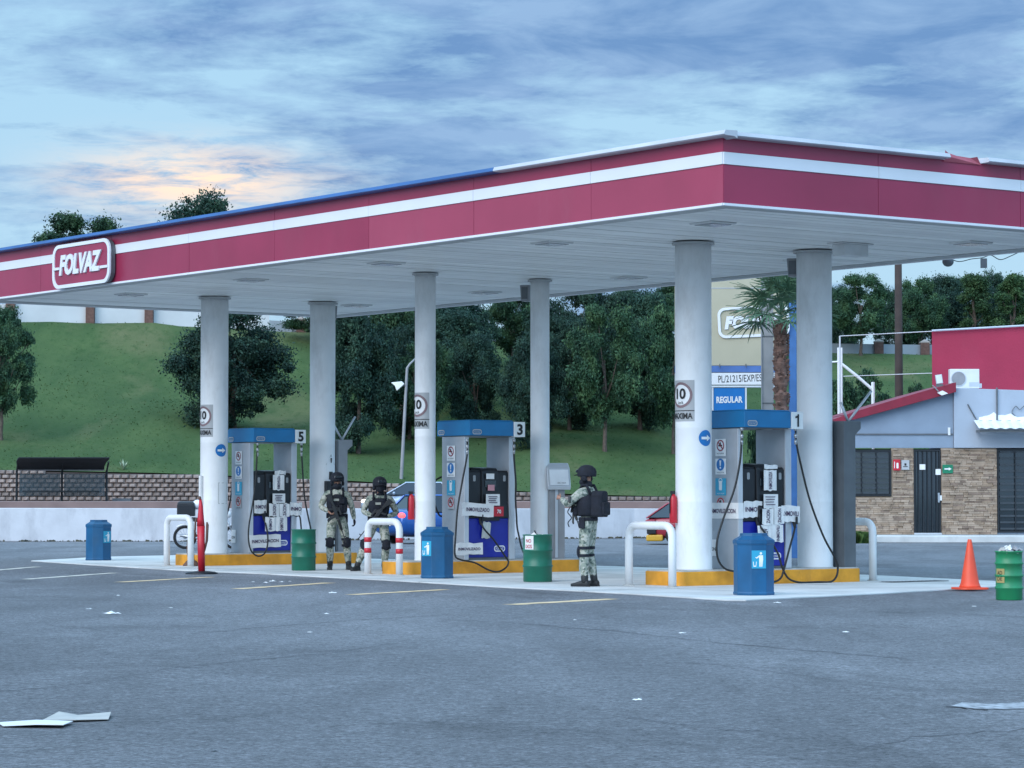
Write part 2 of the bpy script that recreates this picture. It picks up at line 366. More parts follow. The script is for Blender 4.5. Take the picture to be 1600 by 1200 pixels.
def grassm():
    m = bpy.data.materials.new('hill_grass'); m.use_nodes = True; t = m.node_tree; n = t.nodes; l = t.links; b = n['Principled BSDF']
    tc = n.new('ShaderNodeTexCoord'); co = tc.outputs['Object']
    def nz(s, d, sc=(1, 1, 1), loc=(0, 0, 0), r=.6):
        k = n.new('ShaderNodeMapping'); k.inputs['Scale'].default_value = sc; k.inputs['Location'].default_value = loc; l.new(co, k.inputs[0])
        q = n.new('ShaderNodeTexNoise'); q.inputs['Scale'].default_value = s; q.inputs['Detail'].default_value = d; q.inputs['Roughness'].default_value = r; l.new(k.outputs[0], q.inputs['Vector']); return q.outputs['Fac']
    def mix(f, a, c):
        x = n.new('ShaderNodeMix'); x.data_type = 'RGBA'; l.new(f, x.inputs[0])
        for i, y in ((6, a), (7, c)):
            if isinstance(y, tuple): x.inputs[i].default_value = (*y, 1)
            else: l.new(y, x.inputs[i])
        return x.outputs[2]
    def rmp(f, a, b_):
        r = n.new('ShaderNodeMapRange'); l.new(f, r.inputs[0]); r.inputs[1].default_value = a; r.inputs[2].default_value = b_; return r.outputs[0]
    c = mix(rmp(nz(.35, 8, (1, .35, 1)), .35, .65), (.050, .092, .036), (.082, .128, .048))
    c = mix(rmp(nz(.16, 7, (1, .4, 1), (9, 4, 0)), .52, .72), c, (.15, .155, .075))
    c = mix(rmp(nz(2.2, 5, (1, .4, 1), (2, 4, 0), .75), .50, .75), c, (.040, .085, .028))
    l.new(c, b.inputs['Base Color']); b.inputs['Roughness'].default_value = .95; b.inputs['Specular IOR Level'].default_value = .1
    bp = n.new('ShaderNodeBump'); bp.inputs['Strength'].default_value = .9; bp.inputs['Distance'].default_value = .12; l.new(nz(3.2, 6, r=.75), bp.inputs['Height']); l.new(bp.outputs[0], b.inputs['Normal'])
    return m
M_grass = grassm()

# ------------------------------------------------------------ the ground
b = MB(); b.add([(-3000, -400, -.35), (3000, -400, -.35), (3000, 5000, -.35), (-3000, 5000, -.35)], [(0, 1, 2, 3)]); b.build('ground', M_soil, kind='structure')
b = MB(); b.add([(-110, -40, 0), (110, -40, 0), (110, 93, 0), (-110, 93, 0), (-110, -40, -.3), (110, -40, -.3), (110, 93, -.3), (-110, 93, -.3)], [(0, 1, 2, 3), (0, 4, 5, 1), (1, 5, 6, 2), (2, 6, 7, 3), (3, 7, 4, 0)]); b.build('asphalt_forecourt', M_asph, kind='structure')
AP = [(50, 877), (170, 885), (287, 892), (400, 896.5), (480, 901), (600, 907), (780, 918), (880, 923), (980, 928.5), (1080, 935), (1130, 938.5), (1165, 939), (1200, 937), (1380, 928), (1500, 921), (1590, 915)]
ap = [gp(x, y) for x, y in AP] + [Vector((8.6, 44.5, 0)), Vector((8.2, 45.6, 0)), gp(1552, 909), gp(1364, 900), gp(900, 884), gp(500, 871.5), gp(280, 868.5), gp(160, 871)]
ap = [q for i, q in enumerate(ap) if i not in (16, 17)]
b = MB(); b.prism([(q.x, q.y) for q in ap], .02); b.build('concrete_apron', M_apron, kind='structure', bevel=.004)
# joints cut across the apron
for k, (a0, a1) in enumerate([((32.0, 24.2), (32.0, 31.4)), ((36.9, 24.2), (36.9, 31.4)), ((44.3, 24.2), (44.3, 31.4)), ((29.5, 26.4), (51.0, 26.4))]):
    p, q = S(*a0), S(*a1); d = (q - p).normalized(); s = Vector((-d.y, d.x, 0)) * .012
    b = MB(); b.add([p - s + Vector((0, 0, .024)), q - s + Vector((0, 0, .024)), q + s + Vector((0, 0, .024)), p + s + Vector((0, 0, .024))], [(0, 1, 2, 3)]); b.build('apron_joint', M_crack, kind='structure')
def strip(p, q, wd, z, m, name, jag=0):
    d = (q - p).normalized(); s = Vector((-d.y, d.x, 0)) * wd / 2; n = 14; top = []; bot = []
    for i in range(n + 1):
        c = p.lerp(q, i / n); c.z = z; j = random.uniform(-jag, jag)
        top.append(c + s * (1 + j)); bot.append(c - s * (1 + random.uniform(-jag, jag)))
    b = MB(); b.add(top + bot, [(i, n + 1 + i, n + 2 + i, i + 1) for i in range(n)]); return b.build(name, m, kind='structure')
for (x0, y0, x1, y1, wd, m) in [(-30, 893, 60, 885.5, .20, M_mark_w), (42, 905, 180, 895, .20, M_mark_w), (188, 909.5, 330, 901.5, .20, M_mark_y), (370, 920, 516, 910.5, .22, M_mark_y), (548, 929, 697, 921, .23, M_mark_y), (797, 944.5, 958, 935.5, .25, M_mark_y)]:
    strip(gp(x0, y0), gp(x1, y1), wd, .004, m, 'bay_marking', .22)
def crack(pts, wd, name='asphalt_crack'):
    P = [gp(x, y) for x, y in pts]; pp = []
    for a, c in zip(P, P[1:]):
        for k in range(7): pp.append(a.lerp(c, k / 7) + Vector((random.uniform(-.03, .03), random.uniform(-.10, .10), 0)))
    pp.append(P[-1]); n = len(pp); b = MB()
    up = [q + Vector((0, wd * random.uniform(.3, 1.0), .004)) for q in pp]; dn = [q + Vector((0, -wd * random.uniform(.2, 1), .004)) for q in pp]
    b.add(up + dn, [(i, n + i, n + i + 1, i + 1) for i in range(n - 1)]); b.build(name, M_crack, kind='structure')
crack([(-20, 1082), (130, 1068), (275, 1043), (400, 1030), (520, 1020), (620, 1005)], .022)
crack([(700, 968), (800, 973), (960, 986), (1120, 1003), (1290, 1018), (1420, 1030)], .030)
crack([(1070, 1034), (1160, 1042), (1290, 1060)], .02)
crack([(980, 1120), (1120, 1138), (1200, 1142)], .014)
crack([(1340, 1166), (1440, 1148), (1620, 1138)], .014)
crack([(300, 990), (430, 978), (600, 966), (700, 960)], .03)
crack([(80, 976), (160, 984), (220, 978)], .02)
# sunken patch with a broken edge on the right
b = MB(); e = [gp(x, y) for x, y in ((1484, 1102.5), (1500, 1097), (1540, 1099.5), (1620, 1096), (1640, 1106), (1560, 1107), (1520, 1106.5))]
b.add([q + Vector((0, 0, .005)) for q in e], [tuple(range(len(e)))]); b.build('asphalt_patch', mat('patch_edge', (.30, .31, .33), .9, var=.5, scale=14, bump=.5), kind='structure')
crack([(1484, 1104), (1530, 1107), (1580, 1104), (1640, 1102)], .05)
# road and pavements behind the low wall
b = MB(); b.box(-110, 110, 93.5, 116.9, -.3, .50); b.build('upper_road', M_asph, kind='structure')
b = MB(); b.box(-110, 110, 117, 125.2, -.3, 1.14); b.build('upper_pavement', M_pink, kind='structure', bevel=.02)

# ------------------------------------------------------------ hillside
RP = [-6000, -2000, 0, 250, 300, 700, 1000, 1310, 1600, 4000, 9000]; RY = [455, 470, 501, 504, 509, 530, 541, 551, 555, 580, 600]
BP = [-6000, 0, 250, 560, 900, 1060, 1600, 9000]; BY = [725, 734, 739, 752, 772.5, 776, 778, 780]
D0 = 125.45
def dr(px): return float(np.interp(px, [0, 700, 1600], [156, 162, 172]))
def hz(px, D):
    Dr = dr(px); zr = EYE + (HOR - np.interp(px, RP, RY)) / F * Dr; zb = EYE + (HOR - np.interp(px, BP, BY)) / F * D0
    if D <= Dr:
        t = (D - D0) / (Dr - D0); s = t * (1 - .22 * math.sin(math.pi * t)) if px < 700 else t
        z = zb + (zr - zb) * s
        z += .30 * math.sin(t * math.pi) * (math.sin(px * .011 + D * .22) + .6 * math.sin(px * .027 - D * .31))
    else: z = zr - (D - Dr) * .045
    return float(z)
def hpos(px, D, dz=0): return Vector(((px - 800) / F * D, D, hz(px, D) + dz))
ds = [D0 + (172 - D0) * i / 40 for i in range(41)] + [180, 195, 220, 260, 330, 420]
ps = list(range(-3000, 0, 200)) + list(range(0, 1600, 40)) + list(range(1600, 4801, 200))
b = MB(); n = len(ps)
b.add([hpos(p, D) for D in ds for p in ps], [(i * n + k, i * n + k + 1, (i + 1) * n + k + 1, (i + 1) * n + k) for i in range(len(ds) - 1) for k in range(n - 1)])
b.build('hillside', M_grass, smooth=True, kind='structure')
# grass tufts over the visible slope, one mass
def tufts(name, n, posf, h0, h1, m):
    vs = []; fs = []
    for i in range(n):
        p = posf(i); a = random.uniform(0, math.pi); h = random.uniform(h0, h1); wd = h * random.uniform(.35, .9); d = Vector((math.cos(a), math.sin(a), 0)) * wd
        le = Vector((random.uniform(-.3, .3), random.uniform(-.3, .1), 0)) * h; k = len(vs)
        vs += [p - d - Vector((0, 0, .03)), p + d - Vector((0, 0, .03)), p + d * 1.2 + le + Vector((0, 0, h * .8)), p + le * 1.4 + Vector((0, 0, h)), p - d * 1.3 + le + Vector((0, 0, h * .7))]; fs.append((k, k + 1, k + 2, k + 3, k + 4))
    b = MB(); b.add(vs, fs); o = b.build(name, m, kind='stuff'); return o
def hp(i):
    px = random.uniform(-60, 1480); t = random.random() ** 1.15; D = D0 + .1 + (dr(px) - D0) * t; return hpos(px, D)
M_tuft = mat('grass_blade', (.070, .125, .036), .9, var=.45, scale=.35, detail=8, spec=.15)
g = tufts('grass', 14000, hp, .015, .045, M_grass); g['label'] = 'short uneven green grass covering the slope behind the block wall'; g['category'] = 'grass'

# ------------------------------------------------------------ whitewashed low wall
pts = [(-60, 84, 1.02), (-16, 84.0, 1.02), (-9, 84.5, 1.0), (4, 90.5, .97), (9.5, 92.0, .94)]
b = MB(); th = .22
rings = []
for x, y, h in pts: rings.append([Vector((x, y, 0)), Vector((x, y, h)), Vector((x, y + th, h)), Vector((x, y + th, 0))])
b.loft(rings); wl = b.build('low_wall', M_wall, bevel=.02); tag(wl, 'long low whitewashed wall at the back edge of the forecourt', 'wall')

# ------------------------------------------------------------ split face block wall
bw = thing('block_wall', 'brown split face block retaining wall at the foot of the grass slope', 'wall', (0, 125.2, 1.14))
def wtop(x, D=125.0): px = 800 + x / D * F; return EYE + (HOR - float(np.interp(px, BP, BY))) / F * D
b = MB(); xs = [-60, -40, -23.15, -15.9, -6.9, 2.9, 7.5, 12, 23, 60]
b.loft([[Vector((x, 0, -.3)), Vector((x, 0, max(.05, wtop(x) - 1.14 - .05))), Vector((x, .22, max(.05, wtop(x) - 1.14 - .05))), Vector((x, .22, -.3))] for x in xs]); b.build('backing', M_blockgap, bw)
BWD, BHT = .36, .200
def blockmesh(seed):
    r = random.Random(seed); w2, h2 = BWD / 2 - .012, BHT / 2 - .010; j = lambda: r.uniform(-.025, .025)
    vs = [(-w2, 0, -h2), (w2, 0, -h2), (w2, 0, h2), (-w2, 0, h2), (-w2, -.05, -h2), (w2, -.05, -h2), (w2, -.05, h2), (-w2, -.05, h2)]
    vs += [(-w2 * .6 + j(), -.15 + j(), -h2 * .55), (w2 * .6 + j(), -.15 + j(), -h2 * .55), (w2 * .6 + j(), -.13 + j(), h2 * .7), (-w2 * .6 + j(), -.13 + j(), h2 * .7)]
    fs = [(0, 1, 5, 4), (1, 2, 6, 5), (2, 3, 7, 6), (3, 0, 4, 7), (4, 5, 9, 8), (5, 6, 10, 9), (6, 7, 11, 10), (7, 4, 8, 11), (8, 9, 10, 11)]
    me = bpy.data.meshes.new('block'); me.from_pydata(vs, [], fs); me.materials.append(M_block); return me, vs, fs
bms = [blockmesh(i) for i in range(6)]; cells = []
for row in range(10):
    x = -40 + (row % 2) * BWD / 2
    while x < 30:
        zc = row * BHT + BHT / 2
        if 1.14 + zc + BHT * .35 < wtop(x): cells.append((x, zc))
        x += BWD
inv = [c for c in cells if -23.4 < c[0] < 7.9 and not (-14.5 + 9.3 < c[0] < -14.5 + 9.3)]
inv.sort(key=lambda c: c[0]); vis = set(inv[:300]); rest = MB()
for i, c in enumerate(cells):
    me, vs_, fs_ = bms[(i * 7) % 6]
    if c in vis:
        o = bpy.data.objects.new('block', me); col.objects.link(o); o.parent = bw; o.location = (c[0] + random.uniform(-.006, .006), random.uniform(-.02, .01), c[1]); o.rotation_euler.y = R(180) * 0
    else: rest.add([(q[0] + c[0], q[1], q[2] + c[1]) for q in vs_], fs_)
rest.build('block', M_block, bw, kind='stuff')

# ------------------------------------------------------------ boundary wall on the hilltop
hw = thing('boundary_wall', 'pale wall with brick pillars along the top of the hill', 'wall', (0, 0, 0))
def hilltop(pxs, m, hgt, name):
    b = MB(); b.loft([[hpos(p, dr(p) + .6, -.3), hpos(p, dr(p) + .6, hgt(p)), hpos(p, dr(p) + .85, hgt(p)), hpos(p, dr(p) + .85, -.3)] for p in pxs]); b.build(name, m, hw)
hilltop([-900, -400, 0, 75, 150, 250, 300, 420], M_hillwall, lambda p: 1.02, 'white_panel')
hilltop([420, 700, 1000, 1310, 1457, 1700, 2500], M_hillwall2, lambda p: .62, 'grey_panel')
for p in (-110, 15, 140, 232, 330, 470, 610, 750, 890, 1030, 1140, 1250, 1374, 1446, 1560):
    q = hpos(p, dr(p) + .45, 0); hh = 1.15 if p < 400 else .72; s = .24 if p < 400 else .27
    b = MB(); b.box(-s, s, -.2, .4, -.4, hh); po = b.build('pillar', M_brick, hw, loc=q)
    b = MB(); b.lathe([(s * 1.55, 0), (s * 1.55, .07), (.05, .22)], 4, (0, .1, hh), rot=R(45)); b.build('pillar_cap', mat('cap_stone', (.32, .27, .24), .9), po)

# ------------------------------------------------------------ canopy
CZ = 5.36
can = thing('station_canopy', 'large flat filling station canopy with red and white striped fascia', 'canopy', S(40.33, 28.85), UA)
HX, HY = 4.35, 11.73
b = MB(); b.box(-HX + .05, HX - .05, -HY + .05, HY - .05, CZ + .50, CZ + .86); b.build('roof_deck', M_cap, can)
b = MB(); b.box(-HX + .06, HX - .06, -HY + .06, HY - .06, CZ + .045, CZ + .06); b.build('soffit_backing', M_gap, can)
ns = 78; sw = (2 * HY - .8) / ns
sm = MB(); sm.box(-HX + .40, HX - .40, -sw / 2 + .013, sw / 2 - .013, 0, .018); first = sm.build('soffit_slat', M_soffit, can); 
for i in range(ns):
    o = first if i == 0 else bpy.data.objects.new('soffit_slat', first.data)
    if i: col.objects.link(o); o.parent = can
    o.location = (0, -HY + .4 + sw * (i + .5), CZ + .02 + random.uniform(-.002, .004)); o.rotation_euler.x = random.uniform(-.006, .006)
M_border = mat('soffit_border', (.40, .41, .41), .5, var=.06, dirt=.2)
for x0, x1, y0, y1 in ((-HX + .05, -HX + .39, -HY + .05, HY - .05), (HX - .39, HX - .05, -HY + .05, HY - .05), (-HX + .395, HX - .395, -HY + .05, -HY + .395), (-HX + .395, HX - .395, HY - .395, HY - .05)):
    b = MB(); b.box(x0, x1, y0, y1, CZ + .012, CZ + .04); b.build('soffit_border', M_border, can)
def side(T, half, npan, capsegs):
    # local: x along, y up from CZ, z outward
    wpn = 2 * half / npan
    for i in range(npan):
        x0 = -half + i * wpn
        for (a, c, m, pr, nm) in ((.035, .565, M_redp2 if i >= npan - 3 and npan > 5 else M_red, 0, 'red_panel'), (.565, .735, M_stripe, .014, 'white_stripe'), (.735, .93, M_red, 0, 'upper_red_panel')):
            b = MB(); b.box(x0 + .004, x0 + wpn - .004, a + .002, c - .002, -.04, pr + random.uniform(0, .003), T); b.build(nm, m, can)
    b = MB(); b.box(-half - .0, half + .0, 0, .034, -.05, .022, T); b.build('edge_strip', M_stripe, can)
    for x0, x1, m in capsegs:
        b = MB(); b.loft([[T @ Vector((x, y, z)) for y, z in ((.925, .0), (.932, .16), (.945, .18), (1.0, .155), (1.005, -.06), (.9, -.06))] for x in (x0, x1)]); b.build('cap_trim', m, can)
M_redp2 = mat('fascia_red_faded', (.34, .045, .09), .4, var=.10, scale=.6, dirt=.25, dirtc=(.36, .13, .17))
TL = frame((-HX, 0, CZ), (0, -1, 0), (0, 0, 1)); TR = frame((0, -HY, CZ), (1, 0, 0), (0, 0, 1)); TB = frame((HX, 0, CZ), (0, 1, 0), (0, 0, 1)); TE = frame((0, HY, CZ), (-1, 0, 0), (0, 0, 1))
side(TL, HY, 8, [(-HY - .14, 6.60, M_bluecap), (6.605, HY + .232, M_cap)])
side(TR, HX, 3, [(-HX + .061, -.17, M_cap), (.62, HX + .14, M_cap)])
side(TB, HY, 8, [(-HY, HY, M_cap)]); side(TE, HX, 3, [(-HX, HX, M_bluecap)])
# torn stretch of the cap on the right hand side
b = MB(); b.add([TR @ Vector(p) for p in ((-.16, .90, .02), (.61, .90, .02), (.50, 1.01, .05), (.40, .99, .01), (.1, 1.0, .02), (-.08, 1.03, .03), (-.16, 1.06, .05), (-.17, .98, .06))], [(0, 1, 2, 3, 4, 5, 6, 7)]); b.build('torn_flap', mat('torn_red', (.46, .10, .13), .5), can)
# recessed lamps
lampb = MB(); lampb.box(-.25, .25, -.25, .25, -.022, .016); lens = MB(); lens.box(-.19, .19, -.19, .19, -.032, -.021)
l0 = None
M_lamp = mat('lamp_body', (.58, .59, .59), .4); M_lampl = mat('lamp_lens', (.30, .32, .33), .2)
for v_ in (26.1, 31.4):
    for u_ in (30.7, 34.6, 39.3, 43.8, 48.4):
        if l0 is None:
            l0 = lampb.build('canopy_lamp', M_lamp, can, bevel=.02); o = l0; lens.build('lens', M_lampl, o)
        else: o = copy_tree(l0, can)
        o.location = (v_ - 28.85, u_ - 40.33, CZ + .016)
# projector hanging near the right end, wires and a globe on the rear edge
b = MB(); b.box(-.26, .26, -.14, .14, -.20, -.02); b.box(-.34, .34, -.18, .18, -.02, .0); fl = b.build('box_projector', M_lamp, None, bevel=.015, loc=S(31.95, 30.0, CZ + .018), rz=UA); tag(fl, 'grey box projector hanging under the canopy, right of the nearest columns', 'lamp')
pr = at(1483, 408, 47.2)
b = MB(); b.ell((0, 0, 0), (.10, .10, .09)); b.tube([(0, 0, .05), (0, 0, .16)], .03); gl_ = b.build('globe_lamp', M_dgrey, None, smooth=True, loc=pr); tag(gl_, 'small dark dome lamp under the rear canopy edge at far right', 'lamp')
b = MB(); b.tube(cr([at(1483, 402, 47.2), at(1500, 408, 47.3), at(1520, 404, 47.5), at(1537, 402, 47.6), at(1550, 398, 47.8), at(1565, 405, 48.0), at(1582, 399, 48.2), at(1600, 391, 48.4), at(1620, 388, 48.6)]), .008, 6); o = b.build('loose_cable', M_rub); tag(o, 'thin loose cable drooping from the rear canopy edge', 'cable')
b = MB(); b.box(-.05, .05, -.05, .05, -.12, .04); o = b.build('sensor_box', M_dgrey, None, loc=at(1539, 407, 47.6)); tag(o, 'tiny dark box dangling from the cable at the canopy edge', 'sensor')

# FOLVAZ sign on the fascia
fs = thing('fascia_sign', 'rounded red and white FOLVAZ sign mounted on the left of the canopy fascia', 'sign', S(47.15, 24.5, CZ + .445), UA)
T = frame((-.03, 0, 0), (0, -1, 0), (0, 0, 1)); W_, H_ = 2.34, .84
b = MB(); b.prism(rrect(W_ - .04, H_ - .04, .22), .10, T); b.build('backing_box', M_dgrey, fs)
b = MB(); b.prism(rrect(W_ - .10, H_ - .10, .20), .012, frame((-.13, 0, 0), (0, -1, 0), (0, 0, 1))); b.build('red_face', M_red, fs)
ringplate(rrect(W_, H_, .24), rrect(W_ - .17, H_ - .13, .18), frame((-.125, 0, 0), (0, -1, 0), (0, 0, 1)), .035).build('white_border', M_stripe, fs)
def folvaz(parent, T, wd, h, m, dep=.03):
    text('FOLVAZ', T, h, m, parent, width=wd, shear=.22, bold=.045, depth=dep, space=.98)
folvaz(fs, frame((-.145, 0, .02), (0, -1, 0), (0, 0, 1)), 1.72, .40, M_stripe)
b = MB(); TT = frame((-.143, 0, 0), (0, -1, 0), (0, 0, 1)); b.box(-1.12, -.86, -.06, -.01, 0, .03, TT); b.box(.80, 1.12, -.14, -.09, 0, .03, TT); b.build('crossbar', M_stripe, fs)

# ------------------------------------------------------------ columns
UC = [33.18, 40.60, 48.05]; names = ['nearest', 'middle', 'farthest']
VF, VB = 27.8, 30.35; ZI = .25
RAD = {(0, 0): .285, (0, 1): .285, (1, 0): .185, (1, 1): .175, (2, 0): .275, (2, 1): .26}
def wrapf(r, a0, s0=0, z0=0, dz=.006):
    def f(q):
        a = a0 + (q.x + s0) / r; rr = r + dz + q.z
        return Vector((rr * math.cos(a), rr * math.sin(a), q.y + z0))
    return f
def wrap_panel(r, a0, w_, h, z0, m, parent, name, dz=.004, s0=0, n=14, ring=None):
    f = wrapf(r, a0, s0, z0, dz); b = MB(); vs = []; fs_ = []
    if ring is None:
        for i in range(n + 1):
            for y in (-h / 2, h / 2): vs.append(f(Vector((-w_ / 2 + w_ * i / n, y, 0))))
        fs_ = [(2 * i, 2 * i + 2, 2 * i + 3, 2 * i + 1) for i in range(n)]
    else:
        ro, ri = ring; k = 28
        nr = 7 if ri == 0 else 2; ri = max(ri, .002)
        for i in range(k):
            a = 2 * math.pi * i / k
            for q_ in range(nr):
                rr = ro + (ri - ro) * q_ / (nr - 1); vs.append(f(Vector((rr * math.cos(a), rr * math.sin(a), 0))))
        fs_ = [(nr * i + q_, nr * ((i + 1) % k) + q_, nr * ((i + 1) % k) + q_ + 1, nr * i + q_ + 1) for i in range(k) for q_ in range(nr - 1)]
    b.add(vs, fs_); return b.build(name, m, parent)
lab = {(0, 0): 'thick white round column carrying the canopy, left of pump 1', (0, 1): 'thick white round column right behind pump 1', (1, 0): 'slim white round column left of pump 3', (1, 1): 'slim white round column between pump 3 and the grey kiosk', (2, 0): 'white round column left of pump 5', (2, 1): 'white round column right of pump 5, with a warning triangle'}
colobj = {}
for i, u_ in enumerate(UC):
    for j, v_ in enumerate((VF, VB)):
        r = RAD[(i, j)]
        c = thing('column', lab[(i, j)], 'column', S(u_, v_, ZI), UA, 'columns under the canopy'); colobj[(i, j)] = c
        b = MB(); hh = CZ - ZI; b.lathe([(r + .006, 0), (r + .006, .02), (r, .03), (r, 1.05), (r + .0015, 1.055), (r, 1.07), (r, 2.2), (r + .0015, 2.205), (r, 2.22), (r, hh * .72), (r, hh)], 40); b.build('shaft', M_col, c, smooth=True)
        b = MB(); b.lathe([(r + .05, 0), (r + .05, .03)], 32, (0, 0, hh - .03)); b.build('top_collar', M_border, c)
        if j == 0:
            # speed limit wrap faces the driver lane on the left (-x), arrow faces -y
            A = math.pi + .12; zs = (2.63, 2.66, 2.64)[i]
            sp = wrap_panel(r, A, .46, .64, zs, M_sgrey, c, 'speed_limit_plate', .003)
            wrap_panel(r, A, 0, 0, zs + .09, M_swhite, sp, 'disc', .006, ring=(.20, .0))
            wrap_panel(r, A, 0, 0, zs + .09, mat('ring_grey_red', (.22, .14, .15), .5), sp, 'ring', .009, ring=(.20, .16))
            text('10', None, .17, M_ink, sp, width=.19, bold=.03, wrap=wrapf(r, A, 0, zs + .11, .013))
            text('km/h', None, .05, M_ink, sp, width=.10, wrap=wrapf(r, A, 0, zs - .03, .013))
            wrap_panel(r, A, .46, .012, zs - .155, M_ink, sp, 'rule', .008)
            text('MAXIMA', None, .095, M_ink, sp, width=.40, bold=.02, wrap=wrapf(r, A, 0, zs - .235, .012))
        if (i, j) in ((0, 0), (2, 0)):
            A = -math.pi / 2 + .02; z = 2.07 - .02
            st = wrap_panel(r, A, 0, 0, z, M_sblue, c, 'arrow_sticker', .004, ring=(.125, .0))
            b = MB(); f = wrapf(r, A, 0, z, .017); b.add([f(Vector((x, y, 0))) for x, y in ((-.085, -.02), (.01, -.02), (.01, .02), (-.085, .02), (.01, -.05), (.09, 0), (.01, .05))], [(0, 1, 2, 3), (4, 5, 6)]); b.build('arrow', M_swhite, st)
c = colobj[(2, 1)]; A = -math.pi / 2 - .02
f = wrapf(.26, A, .05, 1.90, .006); b = MB(); b.add([f(Vector(p)) for p in ((-.12, -.12, 0), (.12, -.12, 0), (0, .10, 0))], [(0, 1, 2)]); tr = b.build('warning_triangle', M_sgrey, c)
f = wrapf(.26, A, .05, 1.89, .010); b = MB(); b.add([f(Vector(p)) for p in ((-.012, -.07, 0), (.012, -.07, 0), (.02, .03, 0), (-.02, .03, 0))], [(0, 1, 2, 3)]); b.build('mark', M_ink, tr)
wrap_panel(.26, A, .10, .16, 1.56, M_ink, c, 'dark_notice', .006, s0=.05)
c = colobj[(2, 0)]; A = -math.pi / 2 - .35
b = MB(); f = wrapf(.275, -math.pi / 2 + .18, 0, 1.20, .004)
for x0, x1, y0, y1 in ((-.11, .11, .20, .21), (-.11, .11, -.21, -.20), (-.11, -.10, -.2, .2), (.10, .11, -.2, .2)): b.add([f(Vector(p)) for p in ((x0, y0, 0), ((x0 + x1) / 2, y0, 0), (x1, y0, 0), (x1, y1, 0), ((x0 + x1) / 2, y1, 0), (x0, y1, 0))], [(0, 1, 4, 5), (1, 2, 3, 4)])
b.build('hatch_outline', mat('faint_line', (.42, .42, .42), .6), c)
# hinged flap strip on its left edge
b = MB(); b.box(-.34, -.28, -.05, .02, .85, 1.55); b.build('pipe_strip', M_white, c, bevel=.01)

# loudspeakers on the rear columns
for (px, py, D, rz, lb) in ((823, 458, 51.3, -.4, 'grey loudspeaker box high on the slim column above the kiosk'), (517, 489, 57.3, .5, 'grey loudspeaker box high on the far left rear column, above the guards'), (1242, 418, 45.0, -.4, 'grey loudspeaker box high on the thick rear column beside the palm')):
    sp = thing('loudspeaker', lb, 'loudspeaker', at(px, py, D), rz, 'loudspeakers on the columns')
    b = MB(); b.loft([[Vector((x, y, z)) for x, y in ((-s, -.10), (s, -.10), (s, .1), (-s, .1))] for z, s in ((-.15, .075), (.15, .10))]); b.build('cabinet', M_mgrey, sp, bevel=.01)
    b = MB(); b.box(-.06, .06, -.112, -.102, -.11, .11); b.build('grille', M_dgrey, sp); b = MB(); b.box(-.02, .02, .1, .17, -.03, .03); b.build('bracket', M_dgrey, sp)
# ------------------------------------------------------------ pump islands
def ray_u(px, py, u):      # where the sight line meets the vertical station plane at distance u
    d = Vector(((px - 800) / F, 1, (HOR - py) / F)); t = u / d.dot(uh); return d * t + Vector((0, 0, EYE))
Minv = Matrix.Rotation(-UA, 3, 'Z')
pump_names = ['1', '3', '5']
isl_lab = ['yellow edged concrete island nearest the camera, under the thick columns', 'yellow edged concrete island in the middle, under the slim columns', 'yellow edged concrete island farthest from the camera, at left']
for i, u_ in enumerate(UC):
    isl = thing('pump_island', isl_lab[i], 'kerb', S(u_, 29.05, 0), UA, 'pump islands')
    P = rrect(3.80, .92, .10, 5)
    b = MB(); b.prism(P, .225, Matrix.Translation((0, 0, .01))); b.build('yellow_kerb', M_yellow, isl, bevel=.012)
    b = MB(); b.prism(rrect(3.77, .89, .10, 5), .026, Matrix.Translation((0, 0, .228))); b.build('concrete_top', M_conc, isl, bevel=.006)

